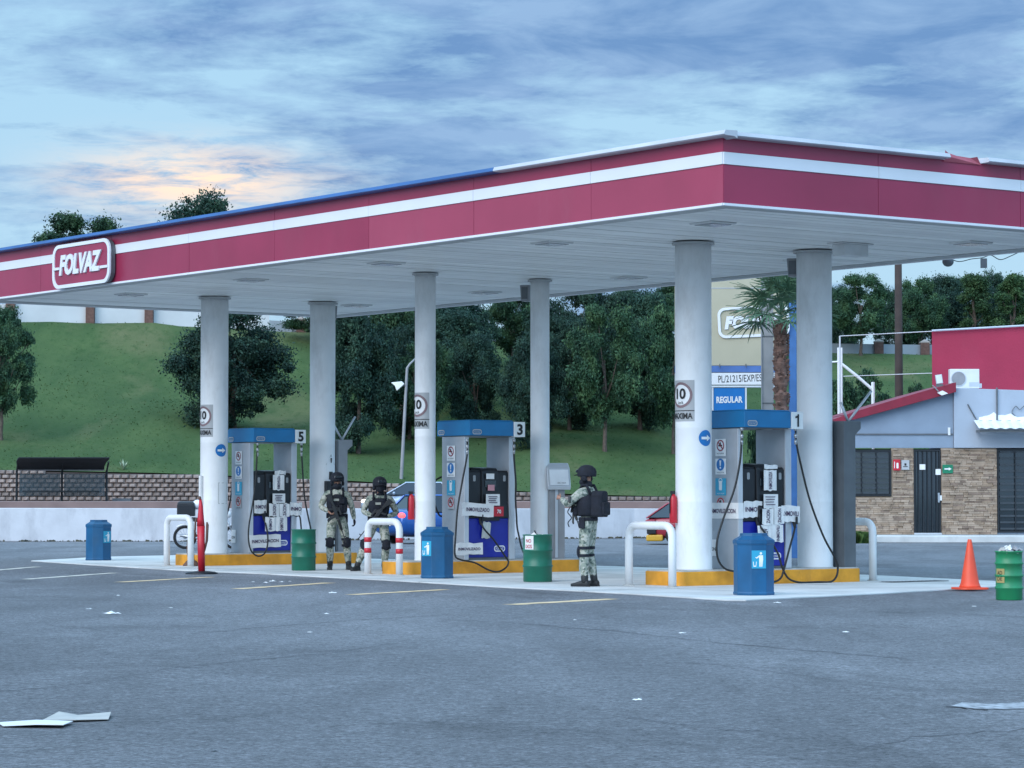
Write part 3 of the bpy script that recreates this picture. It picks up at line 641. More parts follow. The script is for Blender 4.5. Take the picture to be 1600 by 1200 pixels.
def hose(pts, i, parent, base, r=.0165):
    W = []
    for q in pts:
        px, py = q[0], q[1]; du = q[2] if len(q) > 2 else W_du[-1]; W_du.append(du)
        p = ray_u(px, py, UC[i] + du); p.z = max(p.z, .036); W.append(Minv @ (p - base))
    b = MB(); b.tube(cr(W, 7), r, 8); return b.build('hose', M_rub, parent, smooth=True), W
W_du = [-.5]
HOSES = {
 0: [[(1159, 668, -.49), (1158.5, 690), (1156, 722, -.5), (1147, 765), (1130, 810, -.52), (1120, 845, -.54), (1121, 872), (1132, 888, -.56), (1150, 893), (1178, 899), (1200, 909), (1217, 905), (1224, 890), (1232, 860, -.52), (1239, 835, -.46), (1242, 822, -.42)],
     [(1243, 668, -.49), (1244.5, 693), (1252, 730, -.5), (1266, 785, -.52), (1286, 838, -.54), (1303, 870, -.56), (1308, 885), (1306, 900), (1297, 911, -.58), (1275, 914), (1250, 912.5), (1232, 904), (1222, 888, -.56), (1215, 865, -.54), (1203, 845, -.5), (1190, 826, -.45), (1184, 818, -.38)]],
 1: [[(730, 686, -.49), (730, 710), (722, 754), (715, 796, -.5), (712, 837, -.52), (711, 866, -.54), (719, 874, -.56), (742, 879, -.56), (763, 890), (778, 893), (790, 887), (794.5, 878), (790, 870, -.54), (772, 844, -.5), (757, 827, -.44), (752, 817, -.38)],
     [(803, 686, -.49), (803, 712), (806, 754, -.48), (805.5, 778, -.46), (807, 806, -.46), (808, 823), (811, 838, -.5), (816, 858, -.5), (826, 872, -.5), (838, 866, -.5), (840, 850, -.45)],
     [(693, 686, .49), (693.5, 744), (693, 798), (688, 806), (681, 793), (676, 770), (680, 752), (690, 745)]],
 2: [[(402.5, 692, -.49), (402, 704), (399.5, 752), (395, 788, -.5), (389.5, 821), (389, 843, -.53), (393, 860, -.55), (403, 868.5), (413, 865.5), (418, 854.5, -.53), (419, 840, -.5), (417, 825, -.46), (413, 810, -.38)],
     [(471, 692, -.49), (472, 719), (476.5, 779), (486, 827), (488, 850), (480, 862, -.54), (473, 845), (471, 825, -.5), (469, 808, -.45), (464, 805, -.38)],
     [(372, 692, .49), (369, 722), (364.5, 752), (359, 788), (352, 815), (345, 838), (338, 850), (330, 842)]],
}
def tape(i, D_, x0, x1, y0, y1, txt=None, vert=False, yf=-.36, m=None, ink=None, ang=0, name='paper_strip', th=.004, tw=.84, hh=.30, rag=True):
    base = D_.location; u = UC[i] + yf
    a = Minv @ (ray_u(x0, (y0 + y1) / 2, u) - base); c = Minv @ (ray_u(x1, (y0 + y1) / 2, u) - base)
    zt = (Minv @ (ray_u((x0 + x1) / 2, y0, u) - base)).z; zb = (Minv @ (ray_u((x0 + x1) / 2, y1, u) - base)).z
    w_, h = c.x - a.x, zt - zb; T = frame(((a.x + c.x) / 2, yf, (zt + zb) / 2), (math.cos(ang), 0, math.sin(ang)), (-math.sin(ang), 0, math.cos(ang)))
    n = 6; j = .012 if rag else 0
    top = [Vector((-w_ / 2 + w_ * k / n, h / 2 + random.uniform(-j, j), th + random.uniform(0, .012) * rag)) for k in range(n + 1)]
    bot = [Vector((-w_ / 2 + w_ * k / n, -h / 2 + random.uniform(-j, j), th + random.uniform(0, .012) * rag)) for k in range(n + 1)]
    zf = Vector((0, 0, 1)); vs = [T @ q for q in top + bot] + [T @ Vector((q.x, q.y, 0)) for q in top + bot]; N2 = 2 * (n + 1)
    fs = [(n + 1 + k, n + 2 + k, k + 1, k) for k in range(n)] + [(k, k + 1, N2 + k + 1, N2 + k) for k in range(n)] + [(n + 2 + k, n + 1 + k, N2 + n + 1 + k, N2 + n + 2 + k) for k in range(n)]
    b = MB(); b.add(vs, fs); o = b.build(name, m or M_paper, D_)
    if txt:
        T2 = T @ Matrix.Translation((0, 0, .019))
        if vert: text(txt, T2 @ Matrix.Rotation(R(90), 4, 'Z'), w_ * hh, ink or M_inkp, o, width=h * tw, bold=.02)
        else: text(txt, T2, h * hh, ink or M_inkp, o, width=w_ * tw, bold=.02)
    return o

def safety_signs(D_):
    y = .05
    def Tz(z): return frame((-.572, y, z), (0, -1, 0), (0, 0, 1))
    # no smoking
    for z, kind in ((1.91, 'ban'), (1.61, 'must'), (1.29, 'phone'), (1.00, 'ban2')):
        T = Tz(z); h = {'ban': .27, 'must': .25, 'phone': .27, 'ban2': .20}[kind]
        base = panel(T, .25 if kind != 'ban2' else .20, h, M_steal if kind == 'phone' else M_sgrey if kind == 'ban2' else M_swhite, D_, 'safety_sign', .005)
        T = T @ Matrix.Translation((0, .03, .0065))
        if kind.startswith('ban'):
            ringplate(circ(.09), circ(.07), T, .002).build('ring', M_inkr if kind == 'ban2' else mat('dull_red', (.30, .03, .05), .5), base)
            b = MB(); b.box(-.075, .075, -.009, .009, .0, .003, T @ Matrix.Rotation(R(-45), 4, 'Z')); b.build('bar', mat('dull_red', (.30, .03, .05), .5), base)
            b = MB(); b.box(-.05, .04, -.012, .012, -.001, .001, T); b.box(-.015, .01, .012, .05, -.001, .001, T); b.build('pictogram', M_ink, base)
            text('NO FUMAR' if kind == 'ban' else 'NO ENCENDER', T @ Matrix.Translation((0, -.125, .001)), .022, M_ink, base, width=.17)
        elif kind == 'must':
            b = MB(); b.prism(circ(.095, 24), .002, T); b.build('blue_disc', M_sblue, base)
            b = MB(); b.add([T @ Vector(p) for p in ((-.012, -.02, .004), (.012, -.02, .004), (.022, .065, .004), (-.022, .065, .004))], [(0, 1, 2, 3)]); b.prism(circ(.017, 10), .002, T @ Matrix.Translation((0, -.05, .002))); b.build('exclamation_mark', M_swhite, base)
            text('APAGUE EL MOTOR', T @ Matrix.Translation((0, -.125, .001)), .02, M_ink, base, width=.18)
        else:
            b = MB(); b.prism(rrect(.07, .15, .02), .003, T @ Matrix.Translation((0, -.01, 0))); b.build('phone_shape', M_swhite, base)
            ringplate(circ(.045, 16), circ(.033, 16), T @ Matrix.Translation((0, .065, .0005)), .002).build('loop', M_swhite, base)
            text('APAGUE CELULAR', T @ Matrix.Translation((0, -.135, .001)), .02, M_swhite, base, width=.18)

def oval_logo(D_, T, w_, h, m=None):
    o = ringplate(rrect(w_, h, h * .45), rrect(w_ * .86, h * .62, h * .28), T, .004).build('oval_emblem', m or M_sgrey, D_)
    text('FOLVAZ', T @ Matrix.Translation((0, 0, .001)), h * .38, m or M_sgrey, o, width=w_ * .72, shear=.2, bold=.02)
disp_lab = ['nearest blue topped fuel dispenser, marked 1 and bound with strips of white paper', 'middle blue topped fuel dispenser, marked 3, with a single torn white banner', 'farthest blue topped fuel dispenser, marked 5, wrapped in paper strips down to its base']
pumps = []
for i, u_ in enumerate(UC):
    D_ = thing('fuel_dispenser', disp_lab[i], 'fuel dispenser', S(u_, 28.97, ZI + .004), UA, 'fuel dispensers'); pumps.append(D_)
    b = MB(); b.box(-.56, .41, -.51, .51, 2.22, 2.48); b.box(-.545, .395, -.495, .495, 2.48, 2.50); hd = b.build('header', M_blue, D_, bevel=.008)
    b = MB(); b.box(-.53, .38, -.48, .48, 2.205, 2.219); b.build('underside', M_dgrey, D_)
    b = MB(); b.box(.412, .655, -.525, -.33, 2.205, 2.475); npl = b.build('number_box', M_plate, D_, bevel=.006)
    if i == 0:
        T1 = frame((.53, -.528, 2.34), (1, 0, 0), (0, 0, 1)); b = MB(); b.add([T1 @ Vector((x, y, .003)) for x, y in ((-.005, -.10), (.032, -.10), (.032, .10), (.002, .10), (-.005, .075), (-.005, .045), (-.045, .035), (-.045, .065))], [(0, 1, 2, 3, 4, 5), (4, 7, 6, 5)]); b.build('lettering', M_ink, npl)
    else: text(pump_names[i], frame((.535, -.531, 2.338), (1, 0, 0), (0, 0, 1)), .20, M_ink, npl, width=.10 if i == 0 else .125, bold=.02 if i == 0 else .035)
    oval_logo(hd, frame((-.40, -.512, 2.285), (1, 0, 0), (0, 0, 1)), .20, .09); oval_logo(hd, frame((-.562, .37, 2.285), (0, -1, 0), (0, 0, 1)), .20, .09)
    for x0, x1 in ((-.565, -.482), (.42, .535)):
        b = MB(); b.box(x0, x1, -.345, .345, 0, 2.203); p_ = b.build('pillar', M_grey, D_, bevel=.006)
        b = MB(); b.box(x0 - .004, x1 + .004, -.366, -.347, 0.01, 2.2); b.build('pillar_trim', M_greyl, p_)
    # lower cabinet
    b = MB(); b.box(-.478, .416, -.335, .335, .045, .745); low = b.build('lower_cabinet', M_deep, D_, bevel=.01)
    b = MB(); b.box(-.47, .41, -.325, .325, 0, .043); b.build('plinth', M_dgrey, D_)
    oval_logo(low, frame((.22, -.337, .20), (1, 0, 0), (0, 0, 1)), .24, .11, M_swhite)
    # upper black cabinet: two side bays and the raised centre module
    for sy in (-1, 1):
        for x0, x1 in ((-.478, -.185), (.185, .416)):
            b = MB(); y0, y1 = sorted((sy * .02, sy * .335))
            b.loft([[Vector((x, y, z)) for y, z in ((sy * .02, .75), (sy * .355, .75), (sy * .355, .80), (sy * .33, 1.00), (sy * .33, 1.56), (sy * .30, 1.60), (sy * .02, 1.60))] for x in (x0 + .003, x1 - .003)]); bay = b.build('nozzle_bay', M_black, D_, bevel=.006)
            b = MB(); xc = (x0 + x1) / 2 + (.03 if x0 > 0 else 0); b.prism(rrect(.055, .11, .02), .004, frame((xc, sy * .331, 1.46), (-sy, 0, 0), (0, 0, 1))); b.build('grade_badge', mat('badge_grey', (.30, .31, .32), .4), bay)
        b = MB(); b.loft([[Vector((x, y, z)) for y, z in ((sy * .015, .70), (sy * .40, .70), (sy * .41, .95), (sy * .37, 1.02), (sy * .35, 1.58), (sy * .30, 1.64), (sy * .015, 1.66))] for x in (-.182, .182)]); cm = b.build('centre_module', M_black, D_, bevel=.012)
        b = MB(); b.box(-.12, .12, .352, .358, 1.30, 1.42) if sy > 0 else b.box(-.12, .12, -.372, -.36, 1.30, 1.42); b.build('display', M_glass, cm)
    safety_signs(D_)
    # hoses, breakaway couplings and nozzles
    for k, h in enumerate(HOSES[i]):
        W_du.append(h[0][2]); ho, W = hose(h, i, D_, D_.location)
        b = MB(); b.tube([W[0], W[0] + Vector((0, 0, -.05))], .028, 10); b.tube([W[0] + Vector((0, 0, -.10)), W[0] + Vector((0, 0, -.17))], .026, 10); b.tube([W[0] + Vector((0, 0, -.19)), W[0] + Vector((0, 0, -.27))], .022, 10); b.build('coupling', M_steel, ho, smooth=True)
        e = W[-1]
        if k == 0 or k == 1:
            b = MB(); b.tube([e + Vector((0, 0, -.03)), e + Vector((0, .04, .07)), e + Vector((.01, .05, .18))], [.022, .032, .026], 8); b.tube([e + Vector((.01, .05, .16)), e + Vector((.02, .12, .24))], [.016, .012], 8); b.box(e.x - .012, e.x + .012, e.y - .05, e.y - .02, e.z + .03, e.z + .15)
            b.build('nozzle', M_black, ho)
    b = MB(); b.loft([[Vector((x, y, z)) for x, y in ((.545, -.20), (.60, -.20), (.60, .0), (.545, .0))] for z in (.80, 1.15)]); b.build('nozzle_boot', M_black if i != 1 else M_redp, D_, bevel=.01)
    T = frame((-.572, .24, .33), (0, -1, 0), (0, 0, 1)); q = panel(T, .17, .26, M_paper, D_, 'paper_strip', .005); text('ION', T @ Matrix.Translation((0, -.02, .007)), .06, M_ink, q, width=.13, bold=.02)

# paper strips, pump 1
def c1(x): return x / 4.136
P = pumps[0]
def t1(x0, x1, y0, y1, **k): return tape(0, P, 1100 + c1(x0), 1100 + c1(x1), 630 + c1(y0), 630 + c1(y1), **k)
t1(385, 472, 397, 426, yf=-.375); t1(383, 466, 432, 566, txt='INMOVILIZA', vert=True, yf=-.40, hh=.26)
t1(383, 476, 588, 680, yf=-.415, name='notice_sheet', rag=False)
t1(252, 372, 634, 738, txt='INMOVI', yf=-.372); t1(496, 614, 660, 766, txt='INMOVILI', yf=-.42, ang=-.03)
t1(372, 446, 680, 784, txt='ZACION', vert=True, yf=-.435, hh=.32); t1(448, 516, 672, 780, txt='ZACION', vert=True, yf=-.43, hh=.32)
t1(345, 440, 785, 905, yf=-.42, ang=.08, txt='INMOV', vert=True, tw=.6); t1(436, 508, 782, 898, txt='INMOVILI', vert=True, yf=-.425, hh=.28)
# wrap round the left pillar
b = MB(); b.box(-.585, -.48, -.385, .36, .79, 1.04); b.build('paper_strip', M_paper, P); q = P.children[-1]
text('INMOVILIZACION', frame((-.592, -.02, .91), (0, -1, 0), (0, 0, 1)), .07, M_inkp, P, width=.6, bold=.02, name='lettering')
# pump 5
def c5(x): return x / 5.45
P5 = pumps[2]
def t5(x0, x1, y0, y1, **k): return tape(2, P5, 350 + c5(x0), 350 + c5(x1), 660 + c5(y0), 660 + c5(y1), **k)
t5(430, 525, 412, 446, yf=-.375); t5(415, 512, 448, 578, txt='INMOVILIZA', vert=True, yf=-.40, hh=.26); t5(415, 522, 606, 686, yf=-.415, name='notice_sheet', rag=False)
t5(258, 364, 664, 774, txt='INMOVI', yf=-.372); t5(560, 665, 682, 790, txt='INMO', yf=-.42, ang=-.03)
t5(385, 470, 690, 800, txt='ZACION', vert=True, yf=-.435, hh=.32); t5(472, 558, 690, 802, txt='ZACION', vert=True, yf=-.43, hh=.32)
t5(350, 440, 805, 925, yf=-.42, txt='INMOV', vert=True, tw=.8); t5(442, 538, 805, 925, txt='INMOVILI', vert=True, yf=-.425, hh=.28)
t5(216, 485, 955, 1064, txt='INMOVILIZACION', yf=-.372, ang=.03, hh=.26)
# pump 3
P3 = pumps[1]
def c3(x): return x / 4.8
def t3(x0, x1, y0, y1, **k): return tape(1, P3, 680 + c3(x0), 680 + c3(x1), 650 + c3(y0), 650 + c3(y1), **k)
t3(196, 436, 652, 752, txt='INMOVILIZADO', yf=-.42, ang=-.04, tw=.72); t3(382, 442, 432, 473, yf=-.385, name='label', rag=False); t3(394, 444, 516, 560, yf=-.385, name='pink_label', m=M_pink2, rag=False)
q = t3(380, 484, 586, 672, yf=-.425, name='notice_sheet', rag=False)
q = t3(438, 512, 680, 752, yf=-.43, name='red_label', m=M_fire, rag=False, txt='70', ink=M_swhite, tw=.4, hh=.4)
t3(350, 412, 795, 915, yf=-.36, ang=-.12, name='white_rag', m=mat('rag', (.5, .52, .5), .9, var=.2)); t3(150, 355, 952, 1040, txt='INMOVILIZADO', yf=-.372, hh=.24, tw=.8)
t3(410, 455, 402, 414, yf=-.30, name='label', rag=False)
for Pq, i_, x0, x1, y0, y1 in ((P, 0, 1193.5, 1213, 775, 791), (P5, 2, 428, 443.5, 773, 784), (P3, 1, 761, 779, 775, 787)):
    for k in range(4):
        yy = y0 + (y1 - y0) * (k + .2) / 4; tape(i_, Pq, x0 + 2.0 + (k % 2), x1 - 2.0 - (k * 7 % 3), yy, yy + 1.1, yf=-.432 if i_ != 1 else -.442, m=M_inkp, name='print_line', rag=False, th=.003)

# ------------------------------------------------------------ pylons and kiosk at the rear ends of the islands
def pylon(uc, loc_v, h, m1, label, arms):
    t = thing('service_pylon', label, 'pylon', S(uc, loc_v, ZI), UA, 'service pylons')
    b = MB(); b.loft([[Vector((x, y, z)) for x, y in ((-.13, -.18), (a, -.18), (a, .18), (-.13, .18))] for z, a in ((0, .13), (h - .22, .13), (h - .12, .25), (h, .25))]); b.build('cabinet', m1, t, bevel=.008)
    b = MB(); b.box(-.134, -.10, -.186, -.181, .02, h - .01); b.build('corner_strip', M_dgrey, t)
    for x1, z1 in arms:
        b = MB(); b.tube([(.04, -.1, h - .01), (.04 + x1, -.1, h + z1)], .022, 8); b.build('antenna_arm', M_greyl, t, smooth=True)
    return t
pylon(33.0, 30.78, 2.36, M_dgrey, 'dark grey metal pylon with V shaped arms behind pump 1', [(-.16, .30), (.52, .50)])
pylon(48.05, 30.72, 2.30, M_mgrey, 'light grey metal pylon with V shaped arms beyond pump 5', [(-.26, .40), (.32, .48)])
k = thing('air_water_kiosk', 'grey air and water kiosk with slanted hood, beside the slim column', 'kiosk', S(40.5, 30.62, ZI), UA - .35)
b = MB(); b.box(-.16, .14, -.16, .16, 0, 1.30); b.build('cabinet', M_mgrey, k, bevel=.01); b = MB(); b.box(-.05, .0, -.175, -.162, .02, 1.28); b.build('front_channel', M_greyl, k)
b = MB(); b.loft([[Vector((x, y, z)) for y, z in ((.18, 1.30), (-.26, 1.26), (-.28, 1.32), (-.20, 1.66), (-.10, 1.75), (.10, 1.75), (.18, 1.66))] for x in (-.22, .22)]); hd = b.build('hood', M_greyl, k, bevel=.012)
b = MB(); T = frame((0, -.248, 1.49), (1, 0, 0), (0, .22, .97)); b.box(-.18, .18, -.15, .14, 0, .012, T); b.build('screen_panel', mat('pale_panel', (.72, .74, .76), .3), hd)
text('AIRE Y AGUA', T @ Matrix.Translation((.04, -.11, .014)), .025, M_ink, hd, width=.16)
b = MB(); b.tube(cr([(-.20, -.10, .95), (-.24, -.12, .8), (-.22, -.14, .5), (-.25, -.15, .2), (-.30, -.15, .05)]), .014, 6); b.tube(cr([(.18, -.1, 1.0), (.25, -.12, .95), (.20, -.14, .85), (.27, -.14, .75), (.21, -.13, .66), (.24, -.1, .58)]), .010, 6); b.build('air_hose', M_rub, k, smooth=True)

# ------------------------------------------------------------ bollard hoops
def hoop(v_, u0, u1, h, label, red=False, r=.062):
    t = thing('bollard_hoop', label, 'bollard', S((u0 + u1) / 2, v_, .02), UA, 'pipe hoops guarding the islands'); w2 = (u1 - u0) / 2; c = .17; P = []
    P = [(0, -w2, 0), (0, -w2, h - c)] + [(0, -w2 + c - c * math.cos(a), h - c + c * math.sin(a)) for a in (R(18), R(36), R(54), R(72), R(90))]
    P += [(0, w2 - c + c * math.sin(a), h - c + c * math.cos(a)) for a in (0, R(18), R(36), R(54), R(72))] + [(0, w2, h - c), (0, w2, 0)]
    b = MB(); b.tube(P, r, 16); b.build('pipe', M_white, t, smooth=True)
    if red:
        for y in (-w2, w2):
            for z in (.42, .61):
                b = MB(); b.lathe([(r + .003, 0), (r + .003, .085)], 16, (0, y, z - .045)); b.build('red_band', M_redp, t, smooth=True)
    for y in (-w2, w2):
        b = MB(); b.lathe([(r + .03, 0), (r + .03, .012)], 16, (0, y, 0)); b.build('foot_plate', M_conc, t)
hoop(26.72, 32.40, 33.45, .93, 'plain white pipe hoop in front of the pump 1 island'); hoop(31.45, 33.0, 34.0, .96, 'plain white pipe hoop at the far right end of the pump 1 island')
hoop(26.85, 40.0, 41.0, .93, 'white pipe hoop with red bands on both legs', True); hoop(26.85, 47.3, 48.25, .95, 'plain white pipe hoop behind the red post')

# fire extinguishers on the columns
for (i_, lb) in ((0, 'red fire extinguisher hung on the left of the thick column by pump 1'), (1, 'red fire extinguisher hung on the slim column by pump 3')):
    r = RAD[(i_, 0)]; t = thing('fire_extinguisher', lb, 'extinguisher', S(UC[i_] + .10, VF, 0) + vh * (-(r + .045)) + Vector((0, 0, .98 + ZI * .0)), UA, 'fire extinguishers')
    b = MB(); b.lathe([(.055, 0), (.06, .02), (.06, .36), (.045, .42), (.02, .45)], 16); b.build('cylinder', M_fire, t, smooth=True)
    b = MB(); b.box(-.05, .03, -.015, .015, .45, .50); b.tube([(-.02, 0, .46), (-.07, 0, .38), (-.075, 0, .15)], .01, 6); b.build('valve', M_black, t); b = MB(); b.box(.045, .075, -.02, .02, .2, .3); b.build('bracket', M_black, t)
b = MB(); b.box(-.12, .10, -.06, .06, -.13, .13); o = b.build('card_reader_box', M_black, None, bevel=.01, loc=S(48.05 - .30, 30.36, 1.57), rz=UA); tag(o, 'small black box fixed on the column beside the standing guard', 'box')

# ------------------------------------------------------------ blue octagonal bins
def bin_(px, py, rz, label, facet, z=.02):
    t = thing('litter_bin', label, 'bin', gp(px, py, z), rz, 'blue octagonal litter bins'); r8 = .275 / math.cos(R(22.5))
    b = MB(); b.lathe([(r8 * .97, 0), (r8 * .99, .03), (r8 * .955, .05), (r8 * .955, .70), (r8 * 1.0, .72), (r8 * 1.0, .765)], 8, rot=R(22.5)); b.build('body', M_bin, t, bevel=.006)
    b = MB(); b.lathe([(r8 * .985, .767), (r8 * .66, .825), (r8 * .64, .862), (r8 * .54, .862), (r8 * .50, .80)], 8, rot=R(22.5)); b.build('lid', M_bin, t, bevel=.004)
    a = facet; nrm = Vector((math.cos(a), math.sin(a), 0)); T = frame(nrm * .2655 + Vector((0, 0, .50)), Vector((-math.sin(a), math.cos(a), 0)), (0, 0, 1))
    s = panel(T, .205, .25, M_steal, t, 'litter_sticker', .003)
    T = T @ Matrix.Translation((0, 0, .0045)); b = MB(); b.prism(circ(.018, 12), .001, T @ Matrix.Translation((.03, .085, 0)))
    for pts in (((.0, .06), (.06, .06), (.062, .0), (.05, -.10), (.034, -.10), (.03, -.02), (.026, -.10), (.008, -.10), (.004, .0)), ((.005, .058), (-.035, .03), (-.05, .035), (-.05, .025), (-.03, .012), (.004, .035)), ((-.085, -.03), (-.075, -.03), (-.07, -.085), (-.045, -.085), (-.04, -.03), (-.03, -.03), (-.038, -.10), (-.077, -.10))):
        b.add([T @ Vector((x, y, .001)) for x, y in pts], [tuple(range(len(pts)))])
    b.build('pictogram', M_swhite, s)
bin_(1177, 929, .18, 'blue octagonal litter bin nearest the camera, in front of the first pump', R(-90)); bin_(683, 903, .1, 'blue octagonal litter bin in front of the middle pump and its slim column', R(-135)); bin_(155, 875, .1, 'blue octagonal litter bin standing alone at the far left end of the apron', R(-45))

# ------------------------------------------------------------ steel drums
def drum(px, py, r, h, m, label, ribs, z=.02, trash=0, grp='green steel drums'):
    t = thing('steel_drum', label, 'drum', gp(px, py, z), 0, grp); pr = [(r - .01, 0), (r, .012)]
    for k in range(1, ribs + 1):
        zc = h * k / (ribs + 1); pr += [(r, zc - .022), (r + .014, zc - .008), (r + .014, zc + .008), (r, zc + .022)]
    pr += [(r, h - .02), (r + .010, h - .015), (r + .010, h), (r - .006, h), (r - .010, h - .01), (r - .012, h - .10), (.01, h - .11)]
    b = MB(); b.lathe(pr, 32); b.build('shell', m, t, smooth=True)
    return t
d1 = drum(475, 891, .222, .76, M_drum, 'dark green steel drum beside pump 5', 2)
d2 = drum(840, 908.5, .232, .76, M_drum, 'dark green steel drum beside the grey kiosk, paper on its rim', 2)
T = None; a0 = R(-90 - 38)
s = wrap_panel(.232, a0, .17, .24, .62, M_paper, d2, 'paper_notice', .006); text('NO', None, .06, M_inkr, s, width=.1, bold=.02, wrap=wrapf(.232, a0, 0, .66, .010)); text('DOS', None, .06, M_inkr, s, width=.12, bold=.02, wrap=wrapf(.232, a0, 0, .57, .010))
def crumple(name, label, cat, loc, sx, sy, sz, m, n=3, seed=1, group=None):
    r = random.Random(seed); b = MB(); vs = []; N_ = 7
    for i in range(N_):
        for j in range(N_):
            x = (i / (N_ - 1) - .5); y = (j / (N_ - 1) - .5); vs.append(Vector((x * sx + r.uniform(-.04, .04) * sx, y * sy + r.uniform(-.04, .04) * sy, r.uniform(0, 1) * sz * (1 - 2.2 * max(abs(x), abs(y)) * .7))))
    b.add(vs, [(i * N_ + j, i * N_ + j + 1, (i + 1) * N_ + j + 1, (i + 1) * N_ + j) for i in range(N_ - 1) for j in range(N_ - 1)])
    o = b.build(name, m, None, loc=loc, rz=r.uniform(0, 3)); return tag(o, label, cat, group)
crumple('crumpled_paper', 'crumpled white paper on top of the green drum by the kiosk', 'paper', gp(838, 908.5, .02) + Vector((0, 0, .70)), .34, .3, .14, M_paper, seed=4)
d3 = drum(1575, 937, .178, .66, M_drum2, 'bright green steel drum full of rubbish beside the orange cone', 3, z=0)
s = wrap_panel(.178, R(-90 - 52), .14, .19, .33, mat('old_label', (.42, .32, .12), .7, var=.2), d3, 'worn_label', .006); text('AD', None, .05, M_ink, s, width=.08, wrap=wrapf(.178, R(-90 - 52), 0, .37, .010)); text('DE', None, .05, M_ink, s, width=.08, wrap=wrapf(.178, R(-90 - 52), 0, .29, .010))
for k in range(7):
    a = k * 2.4; rr = .09 * (k % 3) / 2
    crumple('rubbish', ['crumpled white wrapper lowest in the bright green drum', 'brown cardboard scrap lowest in the bright green drum', 'grey bag scrap against the rim of the bright green drum', 'white wrapper halfway up the heap in the bright green drum', 'brown cardboard scrap poking from the heap in the bright green drum', 'grey bag scrap near the top of the heap in the bright green drum', 'white wrapper on the very top of the bright green drum'][k], 'rubbish', d3.location + Vector((rr * math.cos(a), rr * math.sin(a), .60 + .012 * k)), .17, .15, .13, [M_paper, M_cardb, M_mgrey][k % 3], seed=20 + k, group='rubbish heaped in the bright green drum')

# ------------------------------------------------------------ cone, red post, rusty stand
t = thing('traffic_cone', 'orange traffic cone on the apron left of the rubbish drum', 'cone', gp(1514, 920.5, .02), .3)
b = MB(); b.lathe([(.165, .03), (.150, .06), (.135, .10), (.032, .72), (.026, .74), (.020, .74)], 24); b.build('body', M_orange, t, smooth=True)
b = MB(); b.prism(rrect(.46, .46, .10, 4), .032); b.build('base', M_orange, t, bevel=.008)
t = thing('delineator_post', 'tall red post on a round black rubber base beside the column of pump 5', 'post', gp(316, 896.5, 0), 0)
b = MB(); b.lathe([(.29, 0), (.29, .02), (.24, .04), (.10, .055)], 28); b.build('rubber_base', M_black, t, smooth=True)
b = MB(); b.tube([(0, 0, .05), (-.01, 0, .45), (-.015, 0, .86)], [.062, .066, .070], 16); b.build('lower_tube', M_redp, t, smooth=True)
b = MB(); b.tube([(-.02, 0, .86), (-.02, 0, .98), (-.02, 0, 1.20), (-.03, 0, 1.34)], [.072, .06, .04, .022], 14); b.build('upper_cone', M_redp, t, smooth=True)
b = MB(); b.tube([(.09, 0, .93), (.10, 0, .88), (.09, 0, .60), (.05, 0, .40)], [.012, .026, .024, .012], 8); b.tube([(-.10, .02, 1.0), (-.12, .02, .92), (-.13, .02, .6)], .016, 8); b.build('side_arm', M_brown, t, smooth=True)
b = MB(); b.ell((-.04, -.01, 1.36), (.03, .03, .035), 8, 6); b.build('tip', M_brown, t)
t = thing('rusty_stand', 'small rusty stand with two thin rods behind the red post', 'stand', gp(300, 884, .02), 0)
b = MB(); b.lathe([(.17, 0), (.17, .02), (.10, .10), (.04, .13)], 18); b.build('weighted_base', M_brown, t, smooth=True)
b = MB(); b.tube(cr([(-.05, 0, .1), (-.08, 0, .35), (-.04, 0, .65)]), .018, 8); b.tube(cr([(.03, 0, .1), (-.02, 0, .4), (-.04, 0, .65)]), .018, 8); b.tube([(-.05, 0, .60), (.17, -.02, .60)], .018, 8); b.build('rods', M_brown, t, smooth=True)

# drain grate in the apron
t = thing('drain_grate', 'dark rectangular drain grate set in the apron at right', 'grate', S(32.2, 31.6, .021), UA)
b = MB(); b.box(-.62, .62, -.17, .17, 0, .003); b.build('pit', M_gap, t)
for k in range(14): b = MB(); x = -.58 + k * .089; b.box(x, x + .04, -.16, .16, .0035, .010); b.build('grate_bar', M_dgrey, t)

# ------------------------------------------------------------ litter on the asphalt
def sheet(pxs, label, name, m, cat, h=.02, seed=3):
    P = [gp(x, y) for x, y in pxs]; c = sum(P, Vector()) / len(P); r = random.Random(seed); b = MB()
    n = len(P); top = [q - c + Vector((0, 0, .012 + r.uniform(0, h))) for q in P]; b.add(top + [q + Vector((0, 0, -.004)) for q in top], [tuple(range(n)), tuple(range(2 * n - 1, n - 1, -1))] + [(i, n + i, n + (i + 1) % n, (i + 1) % n) for i in range(n)])
    o = b.build(name, m, None, loc=(c.x, c.y, 0)); return tag(o, label, cat)
sheet([(0, 1131), (60, 1128.5), (117, 1129.5), (102, 1136.5), (60, 1136), (8, 1135.5)], 'flattened white cardboard sheet lying nearest the camera at left', 'cardboard_sheet', mat('pale_card', (.66, .66, .68), .9, var=.08), 'cardboard')
sheet([(70, 1127), (95, 1117.5), (125, 1119), (176, 1117), (172, 1125), (120, 1127)], 'flattened grey cardboard flap lying just behind the white sheet', 'cardboard_flap', M_cardb, 'cardboard', .02, 8)
